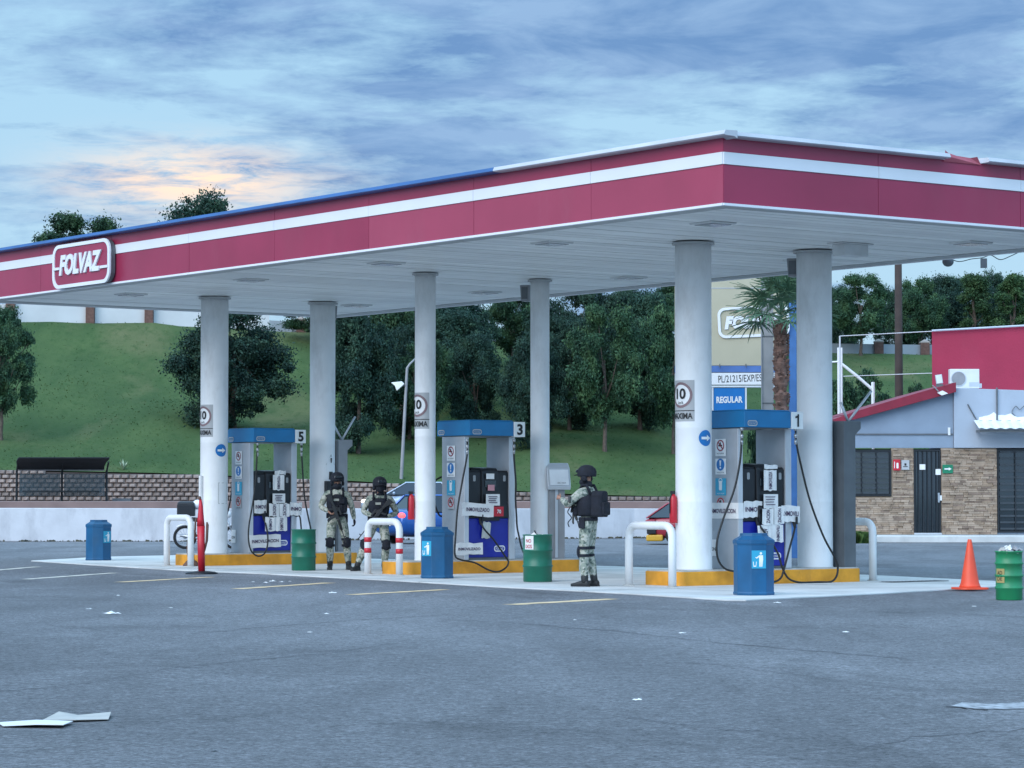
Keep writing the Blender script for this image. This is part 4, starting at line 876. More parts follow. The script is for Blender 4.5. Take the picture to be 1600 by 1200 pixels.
LIT = [(141, 951, .08, 'crumpled white scrap left of the flat white paper, far left'), (176, 958.5, .20, 'flat torn white paper, largest scrap at far left'), (427, 908, .14, 'biggest of the white crumbs scattered behind the third bay line'), (417, 910, .10, 'white crumb just left of the biggest crumb by the third bay line'), (441, 909, .08, 'white crumb just right of the biggest crumb by the third bay line'), (396, 909, .07, 'leftmost of the white crumbs behind the third bay line'), (454, 908, .06, 'rightmost of the white crumbs behind the third bay line'), (520, 926, .12, 'white crumpled scrap between two yellow bay lines'), (268, 949, .05, 'tiny white fleck right of the torn white paper'), (186, 930, .06, 'small fleck under the second white bay line'), (511, 958.5, .06, 'small white fleck below the bay line nearest the banded hoop'), (485, 987, .05, 'tiny grey fleck out on the asphalt, left of centre'), (1213, 941.5, .10, 'white scrap just in front of the apron corner by the nearest bin'), (1065, 988.5, .08, 'bright fleck on the asphalt beside the long crack'), (1320, 987, .07, 'pale fleck on the asphalt in front of the drain grate'), (995, 1092, .08, 'thin torn white strip out on the asphalt, right of centre'), (898, 968, .05, 'tiny fleck in front of the guard with the backpack'), (1520, 947, .06, 'small fleck on the asphalt below the orange cone'), (338, 1172, .04, 'small black lump on the asphalt near the bottom edge')]
for k, (px, py, s, lb) in enumerate(LIT):
    crumple('paper_scrap', lb or 'tiny white crumb of litter beside the third bay line', 'litter', gp(px, py, 0), s, s * .8, s * .22, M_paper if k != 18 else M_black, seed=50 + k, group='scraps of litter on the asphalt')
crumple('paper_scrap', 'bit of white litter on the apron at the edge of the pump 1 island', 'litter', gp(1249, 911, .02), .10, .08, .04, M_paper, seed=99)
# ------------------------------------------------------------ people
def camo():
    m = bpy.data.materials.new('pixel_camouflage'); m.use_nodes = True; t = m.node_tree; n = t.nodes; l = t.links; b = n['Principled BSDF']
    tc = n.new('ShaderNodeTexCoord'); v = n.new('ShaderNodeTexVoronoi'); v.inputs['Scale'].default_value = 34; v.distance = 'CHEBYCHEV'
    ns = n.new('ShaderNodeTexNoise'); ns.inputs['Scale'].default_value = 11; ns.inputs['Detail'].default_value = 3; ns.inputs['Roughness'].default_value = .7
    l.new(tc.outputs['Object'], v.inputs['Vector']); l.new(v.outputs['Position'], ns.inputs['Vector']); r = n.new('ShaderNodeValToRGB'); r.color_ramp.interpolation = 'CONSTANT'
    e = r.color_ramp.elements; e[0].position = 0; e[0].color = (.10, .13, .11, 1); e[1].position = .42; e[1].color = (.25, .28, .23, 1); q = e.new(.50); q.color = (.42, .42, .36, 1); q = e.new(.60); q.color = (.20, .21, .16, 1)
    l.new(ns.outputs['Fac'], r.inputs[0]); l.new(r.outputs[0], b.inputs['Base Color']); b.inputs['Roughness'].default_value = .9
    n2 = n.new('ShaderNodeTexNoise'); n2.inputs['Scale'].default_value = 9; n2.inputs['Detail'].default_value = 5; l.new(tc.outputs['Object'], n2.inputs['Vector'])
    bp = n.new('ShaderNodeBump'); bp.inputs['Strength'].default_value = .8; bp.inputs['Distance'].default_value = .03; l.new(n2.outputs['Fac'], bp.inputs['Height']); l.new(bp.outputs[0], b.inputs['Normal'])
    return m
M_camo = camo()
def skinned(name, V, E, Rr, root, mats, classify, parent, sub=2):
    me = bpy.data.meshes.new(name); me.from_pydata([tuple(v) for v in V], E, []); o = bpy.data.objects.new(name, me); col.objects.link(o)
    o.modifiers.new('s', 'SKIN'); o.modifiers.new('d', 'SUBSURF').levels = sub; o.modifiers['s'].use_smooth_shade = True
    for i, sv in enumerate(me.skin_vertices[0].data): sv.radius = Rr[i]; sv.use_root = (i == root)
    dg = bpy.context.evaluated_depsgraph_get(); dg.update(); new = bpy.data.meshes.new_from_object(o.evaluated_get(dg)); bpy.data.objects.remove(o)
    new.name = name
    new.materials.clear()
    for m in mats: new.materials.append(m)
    for p in new.polygons: p.use_smooth = True; p.material_index = classify(p.center)
    o = bpy.data.objects.new(name, new); col.objects.link(o); o.parent = parent; return o
def hand(parent, wrist, d, palm_n, glove=True, curl=.5, name='hand'):
    d = Vector(d).normalized(); n = Vector(palm_n); n = (n - d * n.dot(d)).normalized(); s = d.cross(n); w_ = Vector(wrist)
    V = [w_ - d * .01, w_ + d * .045]; E = [(0, 1)]; Rr = [(.024, .018), (.034, .017)]
    for k, (off, ln) in enumerate(((-.030, .068), (-.010, .078), (.011, .073), (.030, .058))):
        p0 = w_ + d * .085 + s * off; p1 = p0 + (d * math.cos(curl * .6) + n * math.sin(curl * .6)) * ln * .5; p2 = p1 + (d * math.cos(curl * 1.8) + n * math.sin(curl * 1.8)) * ln * .5
        i = len(V); V += [p0, p1, p2]; E += [(1, i), (i, i + 1), (i + 1, i + 2)]; Rr += [(.0105, .0105), (.0095, .0095), (.008, .008)]
    i = len(V); t0 = w_ + d * .035 - s * .035; t1 = t0 + (d * .6 - s * .5 + n * .4).normalized() * .04; V += [t0, t1, t1 + (d * .8 + n * .5).normalized() * .03]; E += [(1, i), (i, i + 1), (i + 1, i + 2)]; Rr += [(.013, .013), (.011, .011), (.009, .009)]
    return skinned(name, V, E, Rr, 0, [M_vest if glove else M_skin], lambda c: 0, parent, 1)
def person(loc, rz, label, J, glove=(True, True), pack=False, mask=1, group='uniformed guards at the pumps'):
    t = thing('person', label, 'person', loc, rz, group)
    J = {k: Vector(v) for k, v in J.items()}
    V = []; E = []; Rr = []
    def add(p, r, link=None):
        V.append(Vector(p)); Rr.append(r if isinstance(r, tuple) else (r, r)); k = len(V) - 1
        if link is not None: E.append((link, k))
        return k
    pel = add(J['pelvis'], (.135, .10)); wa = add(J['pelvis'].lerp(J['chest'], .45), (.135, .10), pel); ch = add(J['chest'], (.155, .11), wa); uc = add(J['chest'].lerp(J['neck'], .55), (.13, .09), ch)
    nk = add(J['neck'], .056, uc); hd = add(J['head'] + Vector((0, 0, -.055)), (.066, .075), nk); add(J['head'] + Vector((0, .01, .06)), (.075, .088), hd)
    for s in ('R', 'L'):
        sh = add(J['sh' + s], .074, uc); m = add(J['sh' + s].lerp(J['el' + s], .5), .068, sh); el = add(J['el' + s], .058, m); m2 = add(J['el' + s].lerp(J['wr' + s], .5), .053, el); add(J['wr' + s], .036, m2)
        hip = add(J['hip' + s], (.102, .102), pel); th = add(J['hip' + s].lerp(J['kn' + s], .5), .095, hip); kn = add(J['kn' + s], .074, th); cf = add(J['kn' + s].lerp(J['an' + s], .35), .080, kn); cg = add(J['kn' + s].lerp(J['an' + s], .62), .074, cf); add(J['an' + s], .050, cg)
    zn = J['neck'].z - .01
    skinned('body', V, E, Rr, pel, [M_camo, M_skin], lambda c: 1 if c.z > zn and (c - J['head']).length < .2 else 0, t)
    hc = J['head']; yaw = J.get('yaw', Vector((0, 0, 0))).x; H = Matrix.Rotation(yaw, 4, 'Z')
    def hp_(x, y, z): return hc + H.to_3x3() @ Vector((x, y, z))
    b = MB(); pr = [(.138, -.030), (.145, .0), (.146, .05), (.125, .10), (.085, .135), (.03, .152), (.002, .154)]
    b.lathe(pr, 22, M=Matrix.Translation(hc + Vector((0, .012, .04))) @ H @ Matrix.Diagonal((.90, 1.04, 1, 1)))
    b.loft([[hp_(x, y, z) for y, z in ((-.12, .05), (-.178, .035), (-.175, .028), (-.12, .035))] for x in (-.07, 0, .07)])
    for sx in (-1, 1): b.lathe([(.045, 0), (.048, .035), (.02, .045)], 12, M=Matrix.Translation(hp_(sx * .088, .01, -.02)) @ H @ Matrix.Rotation(R(90 * sx), 4, 'Y'))
    he = b.build('helmet', M_vest, t, smooth=True)
    b = MB(); b.box(-.07, .07, -.012, .012, -.022, .026, Matrix.Translation(hp_(0, -.135, .095)) @ H @ Matrix.Rotation(R(-18), 4, 'X')); b.build('goggles', M_glass, he, bevel=.008)
    # face: eyes, nose; cloth mask over mouth and chin
    b = MB(); b.ell(hp_(0, -.083, -.01), (.014, .024, .026), 10, 7, H); b.build('nose', M_skin, t, smooth=True)
    for sx in (-1, 1): b = MB(); b.ell(hp_(sx * .030, -.076, .020), (.013, .010, .008), 8, 6, H); b.build('eye', M_ink, t, smooth=True)
    if mask:
        b = MB(); b.ell(hp_(0, -.018, -.075 if mask == 1 else -.02), (.088, .094, .066 if mask == 1 else .10), 16, 10, H); b.lathe([(.085, 0), (.078, .05), (.07, .10)], 16, tuple(J['neck'] + Vector((0, -.005, -.04)))); b.build('face_mask', M_vest, t, smooth=True)
    # vest follows the torso
    p0 = J['pelvis'] + Vector((0, 0, .10)); p1 = J['chest'].lerp(J['neck'], .60); rings = []
    for f, rx, ry in ((0, .165, .135), (.12, .185, .150), (.5, .200, .165), (.8, .190, .155), (1.0, .13, .115)):
        c = p0.lerp(p1, f); rings.append([c + Vector((rx * abs(math.cos(a)) ** .8 * (1 if math.cos(a) > 0 else -1), ry * math.sin(a), 0)) for a in [2 * math.pi * k / 24 for k in range(24)]])
    b = MB(); b.loft(rings); ve = b.build('tactical_vest', M_vest, t, smooth=True)
    up = (p1 - p0).normalized()
    b = MB()
    for k, (x, z, w2, h2) in enumerate(((-.10, .22, .038, .075), (-.02, .22, .036, .075), (.06, .22, .036, .075), (.125, .24, .03, .06), (.08, .62, .05, .045))):
        c = p0.lerp(p1, z) + Vector((x, -.165 if abs(x) < .1 else -.14, 0)); b.box(c.x - w2, c.x + w2, c.y - .04, c.y + .03, c.z - h2, c.z + h2)
    b.build('pouches', M_vest, ve, bevel=.01)
    for s in ('R', 'L'):
        sp = J['sh' + s].lerp(J['neck'], .42); b = MB(); b.tube([p0.lerp(p1, .9) + Vector((sp.x - J['neck'].x, -.12, 0)) * 1, sp + Vector((0, -.03, .065)), sp + Vector((0, .05, .065)), p0.lerp(p1, .9) + Vector((sp.x - J['neck'].x, .12, 0))], .022, 8); b.build('shoulder_strap', M_vest, ve, smooth=True)
    b = MB(); b.box(-.05, .05, -.008, .008, -.022, .022, Matrix.Translation(p0.lerp(p1, .70) + Vector((-.02, -.168, 0)))); b.build('name_patch', mat('patch_grey', (.33, .34, .30), .8), ve)
    b = MB(); c = J['pelvis'] + Vector((0, 0, .06)); b.lathe([(.172, -.028), (.176, 0), (.172, .028)], 22, M=Matrix.Translation(c) @ Matrix.Diagonal((1, .80, 1, 1))); b.box(c.x + .14, c.x + .20, c.y - .05, c.y + .04, c.z - .14, c.z + .02); b.box(c.x - .20, c.x - .14, c.y - .04, c.y + .05, c.z - .06, c.z + .04); b.build('belt', M_vest, t, smooth=False)
    if pack:
        b = MB(); c = J['chest'] + Vector((0, .20, -.01)); rr = [[Vector((c.x + sx * x, c.y + y, c.z + z)) for x, y in ((-.15, -.09), (.15, -.09), (.15, .05), (.11, .10), (-.11, .10), (-.15, .05))] for z, sx in ((-.21, .80), (-.17, .9), (.12, .85), (.17, .7), (.19, .35))]
        b.loft(rr); bp = b.build('backpack', M_vest, t, bevel=.02); b = MB(); b.box(c.x - .10, c.x + .10, c.y + .09, c.y + .14, c.z - .18, c.z + .02); b.build('pack_pocket', M_vest, bp, bevel=.02)
    for s in ('R', 'L'):
        kn, an = J['kn' + s], J['an' + s]; ft = J.get('ft' + s, an + Vector((0, -1, 0))) - an; ft.z = 0; ft.normalize(); dd = (an - kn).normalized()
        Tk = Matrix.Translation(kn) @ Matrix.Rotation(math.atan2(ft.x, -ft.y), 4, 'Z')
        b = MB(); b.ell((0, -.066, -.01), (.078, .042, .105), 14, 8); b.v = [tuple(Tk @ Vector(q)) for q in b.v]; b2 = MB(); kp = b.build('knee_pad', M_vest, t, smooth=True)
        b = MB(); b.lathe([(.092, -.022), (.092, .022)], 16, tuple(kn + Vector((0, 0, .05)))); b.lathe([(.086, -.022), (.086, .022)], 16, tuple(kn + Vector((0, 0, -.065)))); b.build('strap', M_vest, kp)
        side = Vector((-ft.y, ft.x, 0)); gz = an.z - .09
        rings = []
        for y, w2, zt in ((-.075, .034, .075), (-.05, .044, .10), (.03, .046, .10), (.10, .046, .078), (.16, .044, .060), (.225, .028, .045)):
            c = an + ft * y; c.z = gz; rings.append([c + side * w2 * math.cos(a) + Vector((0, 0, zt / 2 + (zt / 2) * max(-1, min(1, math.sin(a) * 1.25)))) for a in [2 * math.pi * k / 14 for k in range(14)]])
        b = MB(); b.loft(rings); q = an.lerp(kn, .42); b.tube([Vector((an.x, an.y, gz + .06)), an, q], [.050, .054, .062], 14); bo = b.build('boot', M_boot, t, smooth=True)
        b = MB(); b.loft([[an + ft * y + side * x + Vector((0, 0, gz - an.z + z)) for x, z in ((-w2, -.0), (w2, 0), (w2, .018), (-w2, .018))] for y, w2 in ((-.078, .040), (.08, .050), (.16, .048), (.205, .028))]); b.build('sole', M_black, bo)
    for s, sg, gl in (('R', -1, glove[0]), ('L', 1, glove[1])):
        d = (J['wr' + s] - J['el' + s]).normalized(); dr_ = J.get('hd' + s, d); hand(t, J['wr' + s], dr_, Vector((-sg, -.3, 0)), gl, .9 if gl else 1.1)
    return t
def rifle(loc, rz, tilt, label, group='rifles carried by the guards', roll=0):
    t = thing('rifle', label, 'rifle', loc, rz, group); t.rotation_euler = (0, tilt, rz)      # along local +x is the muzzle
    b = MB(); b.box(-.14, .12, -.018, .018, -.03, .035); b.box(-.10, -.02, -.014, .014, .035, .06); b.build('receiver', M_gun, t, bevel=.005)
    b = MB(); b.loft([[Vector((x, y, z)) for y, z in ((-.016, z0), (.016, z0), (.016, z1), (-.016, z1))] for x, z0, z1 in ((-.142, -.015, .025), (-.20, -.02, .02), (-.36, -.085, .03), (-.375, -.09, .03))]); b.build('stock', M_gun, t, bevel=.004)
    b = MB(); b.loft([[Vector((x, y, z)) for x, y in ((x0 - .03, -.011), (x0 + .03, -.011), (x0 + .03, .011), (x0 - .03, .011))] for z, x0 in ((-.031, .05), (-.12, .065), (-.19, .10))]); b.build('magazine', M_gun, t)
    b = MB(); b.loft([[Vector((x, y, z)) for x, y in ((x0 - .018, -.012), (x0 + .018, -.012), (x0 + .018, .012), (x0 - .018, .012))] for z, x0 in ((-.031, -.08), (-.12, -.115))]); b.build('grip', M_gun, t)
    b = MB(); b.lathe([(.024, 0), (.026, .02), (.022, .22)], 10, M=Matrix.Translation((.121, 0, .01)) @ Matrix.Rotation(R(90), 4, 'Y')); b.build('handguard', M_gun, t, smooth=True)
    b = MB(); b.tube([(.34, 0, .01), (.56, 0, .01)], .009, 8); b.tube([(.53, 0, .01), (.58, 0, .01)], .013, 8); b.box(.46, .48, -.004, .004, .01, .05); b.build('barrel', M_gun, t)
    b = MB(); b.box(-.08, .06, -.012, .012, .062, .10); b.build('scope', M_gun, t, bevel=.006)
    return t
pz = .02
J1 = dict(pelvis=(0, 0, .96), chest=(-.01, 0, 1.26), neck=(0, -.01, 1.51), head=(.0, -.02, 1.635), shR=(-.19, 0, 1.43), shL=(.19, 0, 1.42), elR=(-.31, .03, 1.18), wrR=(-.17, -.17, 1.09), elL=(.28, .05, 1.16), wrL=(.32, -.03, .93),
          hipR=(-.10, 0, .92), hipL=(.10, 0, .92), knR=(-.13, -.04, .52), knL=(.17, -.03, .52), anR=(-.13, .0, .09), anL=(.22, .02, .09), ftR=(-.20, -.6, .09), ftL=(.35, -.6, .09), hdR=(.7, -.3, -.6), hdL=(.05, -.25, -.95), yaw=(.1, 0, 0))
L1 = gp(527, 890, pz)
person(L1, R(6), 'helmeted guard in camouflage standing upright, rifle slung down the front, beside pump 5', J1, (False, True))
rifle(L1 + Vector((-.01, -.235, 1.06)), R(2), R(72), 'dark rifle hanging muzzle down in front of the upright guard by pump 5')
J2 = dict(pelvis=(.03, .02, .90), chest=(.04, -.02, 1.20), neck=(.05, -.06, 1.43), head=(.05, -.09, 1.545), shR=(-.14, -.03, 1.34), shL=(.24, -.02, 1.33), elR=(-.25, .04, 1.09), wrR=(-.10, -.20, 1.02), elL=(.37, .06, 1.06), wrL=(.19, -.17, 1.00),
          hipR=(-.06, 0, .86), hipL=(.12, 0, .86), knR=(-.21, -.12, .50), knL=(.17, -.13, .49), anR=(-.36, -.08, .09), anL=(.14, .03, .09), ftR=(-.62, -.55, .09), ftL=(.15, -.6, .09), hdR=(.6, -.4, -.5), hdL=(-.7, -.4, -.3), yaw=(.25, 0, 0))
L2 = gp(589, 891.5, pz)
person(L2, R(4), 'helmeted guard with wrapped face leaning with legs apart, behind the red banded hoop', J2, (True, True), mask=2)
rifle(L2 + Vector((.02, -.23, 1.02)), R(180), R(52), 'dark rifle held muzzle down by the guard behind the red banded hoop')
J3 = dict(pelvis=(0, 0, .97), chest=(0, .0, 1.28), neck=(0, -.01, 1.54), head=(.0, -.035, 1.665), shR=(-.19, -.02, 1.44), shL=(.19, -.02, 1.44), elR=(-.24, -.20, 1.23), wrR=(-.06, -.38, 1.30), elL=(.25, -.22, 1.25), wrL=(.10, -.42, 1.34),
          hipR=(-.095, 0, .93), hipL=(.095, 0, .93), knR=(-.11, -.05, .54), knL=(.10, -.02, .54), anR=(-.13, .03, .09), anL=(.11, .0, .09), ftR=(-.16, -.6, .09), ftL=(.16, -.6, .09), hdR=(.3, -.9, .2), hdL=(-.2, -.95, .25), yaw=(.12, 0, 0))
L3 = gp(919, 916, pz)
person(L3, R(-122), 'guard with black backpack seen from behind, standing alone between pumps 3 and 1', J3, (True, False), pack=True)
q = L3 + Matrix.Rotation(R(-122), 3, 'Z') @ Vector((.03, -.25, 1.18)); rifle(q, R(-122) + R(200), R(30), 'dark rifle held across the chest by the guard with the backpack')

# ------------------------------------------------------------ vehicles
def car(loc, rz, label, paint, lights_on=None, hatch=False, skirt=None, cat='car', tail_on=False):
    t = thing('parked_car', label, cat, loc, rz); Lh = 2.15
    st = [(-Lh, .42, .70, .62, .80), (-Lh + .06, .28, .92, .74, .97), (-1.75, .20, .96, .83, 1.0), (-1.2, .18, .94, .86, 1.02), (0, .18, .90, .87, .97), (.85, .18, .88, .86, .95), (1.5, .20, .80, .83, .86), (1.95, .24, .70, .76, .76), (Lh, .34, .58, .60, .62)]
    rings = []
    for x, zb, zs, w_, zc in st:
        rings.append([Vector((x, y, z)) for y, z in ((-w_ * .86, zb), (-w_ * 1.0, zb + .12), (-w_ * 1.02, (zb + zs) / 2 + .03), (-w_ * .97, zs), (-w_ * .62, zc), (0, zc + .02), (w_ * .62, zc), (w_ * .97, zs), (w_ * 1.02, (zb + zs) / 2 + .03), (w_, zb + .12), (w_ * .86, zb))])
    b = MB(); b.loft(rings); body = b.build('body', paint, t, smooth=True); sb = body.modifiers.new('s', 'SUBSURF'); sb.levels = 1; sb.render_levels = 2
    rx = -1.75 if hatch else -1.25
    b = MB(); b.loft([[Vector((x, y, z)) for x, y in ((rx - .25 - .15 * hatch, -w1), (1.15, -w1), (1.15, w1), (rx - .25 - .15 * hatch, w1))] if k == 0 else [Vector((x, y, z)) for x, y in ((rx + .18, -w1), (.32, -w1), (.32, w1), (rx + .18, w1))] for k, (z, w1) in enumerate(((.90, .80), (1.385, .60)))]); b.build('windows', M_glass, t, bevel=.03)
    b = MB(); b.loft([[Vector((x, y, z)) for x, y in ((rx + .16, -w1), (.36, -w1), (.36, w1), (rx + .16, w1))] for z, w1 in ((1.385, .61), (1.43, .56))]); b.build('roof', paint, t, bevel=.015)
    for y in (-1, 1):
        for (xa, xb) in ((1.17, .33), (rx - .27 - .15 * hatch, rx + .17), (-.38, -.38)):
            b = MB(); b.tube([(xa, y * .81, .90), (xb, y * .612, 1.39)], .03 if xa != xb else .022, 6); b.build('window_pillar', paint, t)
        for x in (-1.32, 1.30):
            b = MB(); b.lathe([(.19, -.09), (.29, -.10), (.315, -.07), (.315, .07), (.29, .10), (.19, .09)], 24, M=Matrix.Translation((x, y * .76, .315)) @ Matrix.Rotation(R(90), 4, 'X')); wh = b.build('wheel', M_tyre, t, smooth=True)
            b = MB(); b.lathe([(.05, .0), (.19, .02), (.20, -.02)], 16, M=Matrix.Translation((x, y * .845, .315)) @ Matrix.Rotation(R(-90 * y), 4, 'X'))
            for a in range(5): b.box(-.02, .02, .03, .18, -.01, .012, Matrix.Translation((x, y * .85, .315)) @ Matrix.Rotation(R(90), 4, 'X') @ Matrix.Rotation(a * 1.2566, 4, 'Z'))
            b.build('rim', M_rim, wh)
        b = MB(); b.ell((1.98, y * .55, .66), (.12, .17, .08), 12, 8); b.build('headlight', M_light if lights_on else M_lens, t, smooth=True)
        b = MB(); b.ell((-2.05, y * .62, .82), (.09, .15, .09), 12, 8); b.build('tail_light', M_tail if tail_on else mat('tail_off', (.4, .02, .03), .3), t, smooth=True)
        b = MB(); b.ell((.78, y * .95, .98), (.06, .10, .06), 10, 6); b.build('wing_mirror', paint, t, smooth=True)
    b = MB(); b.box(-2.17, -2.155, -.22, .22, .52, .64); b.build('number_plate', M_plate, t)
    b = MB(); b.box(1.9, 2.14, -.5, .5, .30, .42); b.build('grille', M_black, t, bevel=.02)
    if skirt:
        b = MB(); b.box(-2.18, -1.70, -.84, .84, .12, .34); b.build('bumper_skirt', skirt, t, bevel=.05); b = MB(); b.box(-2.16, -1.9, -.85, .85, .36, .60); b.build('lower_bumper', M_black, t, bevel=.03); b = MB(); b.box(-2.2, -1.9, -.86, .86, .62, .86); b.build('upper_bumper', paint, t, bevel=.05); t.scale = (1, 1, .84)
    return t
car(gp(697, 848.5, 0), R(38), 'bright blue car with a lit tail light, behind the slim column of pump 3', M_carblue, tail_on=True)
p = at(648, 773, 110); car(Vector((p.x, 110, .502)), R(180), 'silver car with glowing headlight on the road behind the low wall', M_carsilver, lights_on=True)
car(gp(1130, 850.5, 0), R(-5), 'red car with grey window and yellow bumper, half hidden by the thick column', M_carred, hatch=True, skirt=M_taxiy)
# motorcycle
m_ = thing('motorcycle', 'motorcycle with black top box, partly hidden by the column of pump 5', 'motorcycle', gp(328, 857.5, 0), R(3))
for x in (-.64, .64):
    b = MB(); rg = []
    b.tube([Vector((x + .275 * math.cos(a), 0, .31 + .275 * math.sin(a))) for a in [2 * math.pi * k / 28 for k in range(29)]], .036, 8, False); wh = b.build('wheel', M_tyre, m_, smooth=True)
    b = MB(); b.tube([Vector((x + .235 * math.cos(a), 0, .31 + .235 * math.sin(a))) for a in [2 * math.pi * k / 28 for k in range(29)]], .012, 6, False)
    for k in range(14): a = k * math.pi / 7; b.tube([(x, .01, .31), (x + .235 * math.cos(a), 0, .31 + .235 * math.sin(a))], .004, 4)
    b.lathe([(.05, -.04), (.05, .04)], 12, M=Matrix.Translation((x, 0, .31)) @ Matrix.Rotation(R(90), 4, 'X')); b.build('rim', M_rim, wh)
b = MB(); b.tube([(-.64, -.07, .31), (-.15, -.08, .38), (.0, 0, .5), (.36, 0, .85)], .022, 8); b.tube([(-.64, .07, .31), (-.15, .08, .38)], .02, 8); b.tube([(-.5, 0, .75), (-.1, 0, .70), (.3, 0, .82)], .022, 8); b.build('frame', M_black, m_, smooth=True)
for y in (-.07, .07): b = MB(); b.tube([(.64, y, .31), (.40, y, .92)], .02, 8); b.build('fork', M_steel, m_, smooth=True)
b = MB(); b.ell((-.02, 0, .43), (.17, .11, .15), 12, 8); b.box(-.10, .10, -.08, .08, .45, .62); b.build('engine', M_dgrey, m_)
b = MB(); b.ell((.14, 0, .84), (.22, .12, .11), 14, 8); b.build('fuel_tank', M_redp, m_, smooth=True)
b = MB(); b.loft([[Vector((x, y, z)) for y, z in ((-w_, .72), (w_, .72), (w_ * .9, zt), (-w_ * .9, zt))] for x, w_, zt in ((-.62, .07, .82), (-.4, .12, .83), (-.1, .12, .80), (.02, .08, .80))]); b.build('seat', M_black, m_, bevel=.02)
b = MB(); b.box(-.84, -.38, -.21, .21, .86, 1.17); b.loft([[Vector((x, y, z)) for x, y in ((-.84 + s, -.21 + s), (-.38 - s, -.21 + s), (-.38 - s, .21 - s), (-.84 + s, .21 - s))] for z, s in ((1.17, 0), (1.22, .02), (1.25, .07))]); b.build('top_box', M_black, m_, bevel=.02)
b = MB(); b.tube([(.36, -.34, 1.02), (.40, -.1, .96), (.40, .1, .96), (.36, .34, 1.02)], .014, 8); b.build('handlebar', M_steel, m_)
b = MB(); b.ell((.50, 0, .90), (.07, .09, .09)); b.build('headlight', M_lens, m_, smooth=True)
b = MB(); b.tube([(0, -.10, .35), (-.3, -.13, .28), (-.75, -.14, .36)], [.02, .03, .04], 8); b.build('exhaust', M_steel, m_, smooth=True)
for x, a0, a1 in ((-.64, 20, 130), (.64, 40, 150)): b = MB(); b.tube([Vector((x + .33 * math.cos(R(a)), 0, .31 + .33 * math.sin(R(a)))) for a in range(a0, a1 + 1, 10)], .03, 6); b.build('mudguard', M_white, m_, smooth=True)
b = MB(); b.ell((0, 0, .0), (.13, .15, .13)); o = b.build('crash_helmet', mat('helmet_white', (.8, .8, .82), .3), None, smooth=True, loc=gp(328, 857.5, 0) + Vector((-.32, -.02, 1.16))); tag(o, 'white crash helmet resting against the black top box of the motorcycle', 'helmet')
# ------------------------------------------------------------ office on the right
DO = 85.0
def ox(px, D=DO): return (px - 800) / F * D
def oz(py, D=DO): return EYE + (HOR - py) / F * D
def obox(px0, px1, py0, py1, D, th, name, m, parent, bevel=0):
    b = MB(); b.box(ox(px0, D), ox(px1, D), D, D + th, oz(py1, D), oz(py0, D)); return b.build(name, m, parent, bevel=bevel)
wkw = MB(); wkw.box(ox(1318, 82), ox(2100, 82), 82, 84.98, 0, .195); wkw.build('office_walkway', M_apron, kind='structure', bevel=.02)
off = thing('office_building', 'grey office with tan ledge stone base, sloping red roof and barred door', 'building')
ZB = .2
def wall_poly(pts, D, th, name, m):
    b = MB(); T = frame((0, D + th, 0), (1, 0, 0), (0, 0, 1)); b.prism([(ox(x, D), oz(y, D)) for x, y in pts], th, T); return b.build(name, m, off)
# core walls (openings left free): left bay, door jambs, right bay
yb = HOR + (EYE - ZB) / DO * F
obox(1322, 1392.5, 776, yb, DO, .22, 'wall', M_tan, off); obox(1392.5, 1427, 700.5, yb, DO, .22, 'wall', M_tan, off); obox(1470, 1557, 700.5, yb, DO - .02, .24, 'wall', M_tan, off)
obox(1322, 1327, 700.5, 776, DO, .22, 'wall', M_tan, off); obox(1557.2, 1900, 832, yb, DO - .02, .24, 'wall', M_bwall, off); obox(1640, 1900, 700.5, 832, DO - .02, .24, 'wall', M_bwall, off)
wall_poly([(1322, 700), (1489.5, 700), (1489.5, 612), (1322, 655)], DO - .005, .23, 'gable_wall', M_bwall)
b = MB(); T = frame((0, DO + 5, 0), (1, 0, 0), (0, 0, 1)); b.prism([(ox(x, DO), oz(y, DO)) for x, y in [(1490, 700), (1900, 700), (1900, 613), (1600, 610), (1490, 606.5)]], 5.12, T); b.build('parapet_block', M_bwall2, off, bevel=.01)
obox(1322, 1489, 677.5, 679.5, DO - .04, .03, 'string_course', M_dgrey, off); obox(1481.5, 1485, 668, 680, DO - .06, .05, 'junction_box', M_white, off)
b = MB(); b.box(ox(1322) - .0, ox(1322) + .2, DO + .23, DO + 6, ZB, oz(656)); b.build('side_wall', M_bwall, off)
b = MB(); b.box(ox(1324), ox(1640), DO + 2.2, DO + 2.3, ZB, oz(700)); b.box(ox(1324), ox(1640), DO + .25, DO + 2.2, ZB - .01, ZB + .02); b.build('interior', mat('interior_dark', (.03, .035, .04), .9), off)
b = MB(); b.loft([[Vector((ox(x) , y, oz(py))) for y, py in ((DO - .30, p0), (DO + 5.5, p0 - 2), (DO + 5.5, p1 - 2), (DO - .30, p1))] for x, p0, p1 in ((1302, 662, 655), (1335, 655.5, 643), (1440, 627, 612), (1492, 613, 598))]); b.build('roof', M_roofred, off, bevel=.01)
b = MB()
for k in range(14):
    x = 1318 + k * 13; pr_ = 649 - (x - 1318) * .292; b.tube([(ox(x), DO - .31, oz(pr_)), (ox(x), DO + 5.4, oz(pr_) + .02)], .022, 5)
b.build('roof_rib', M_roofred, off, kind='stuff')
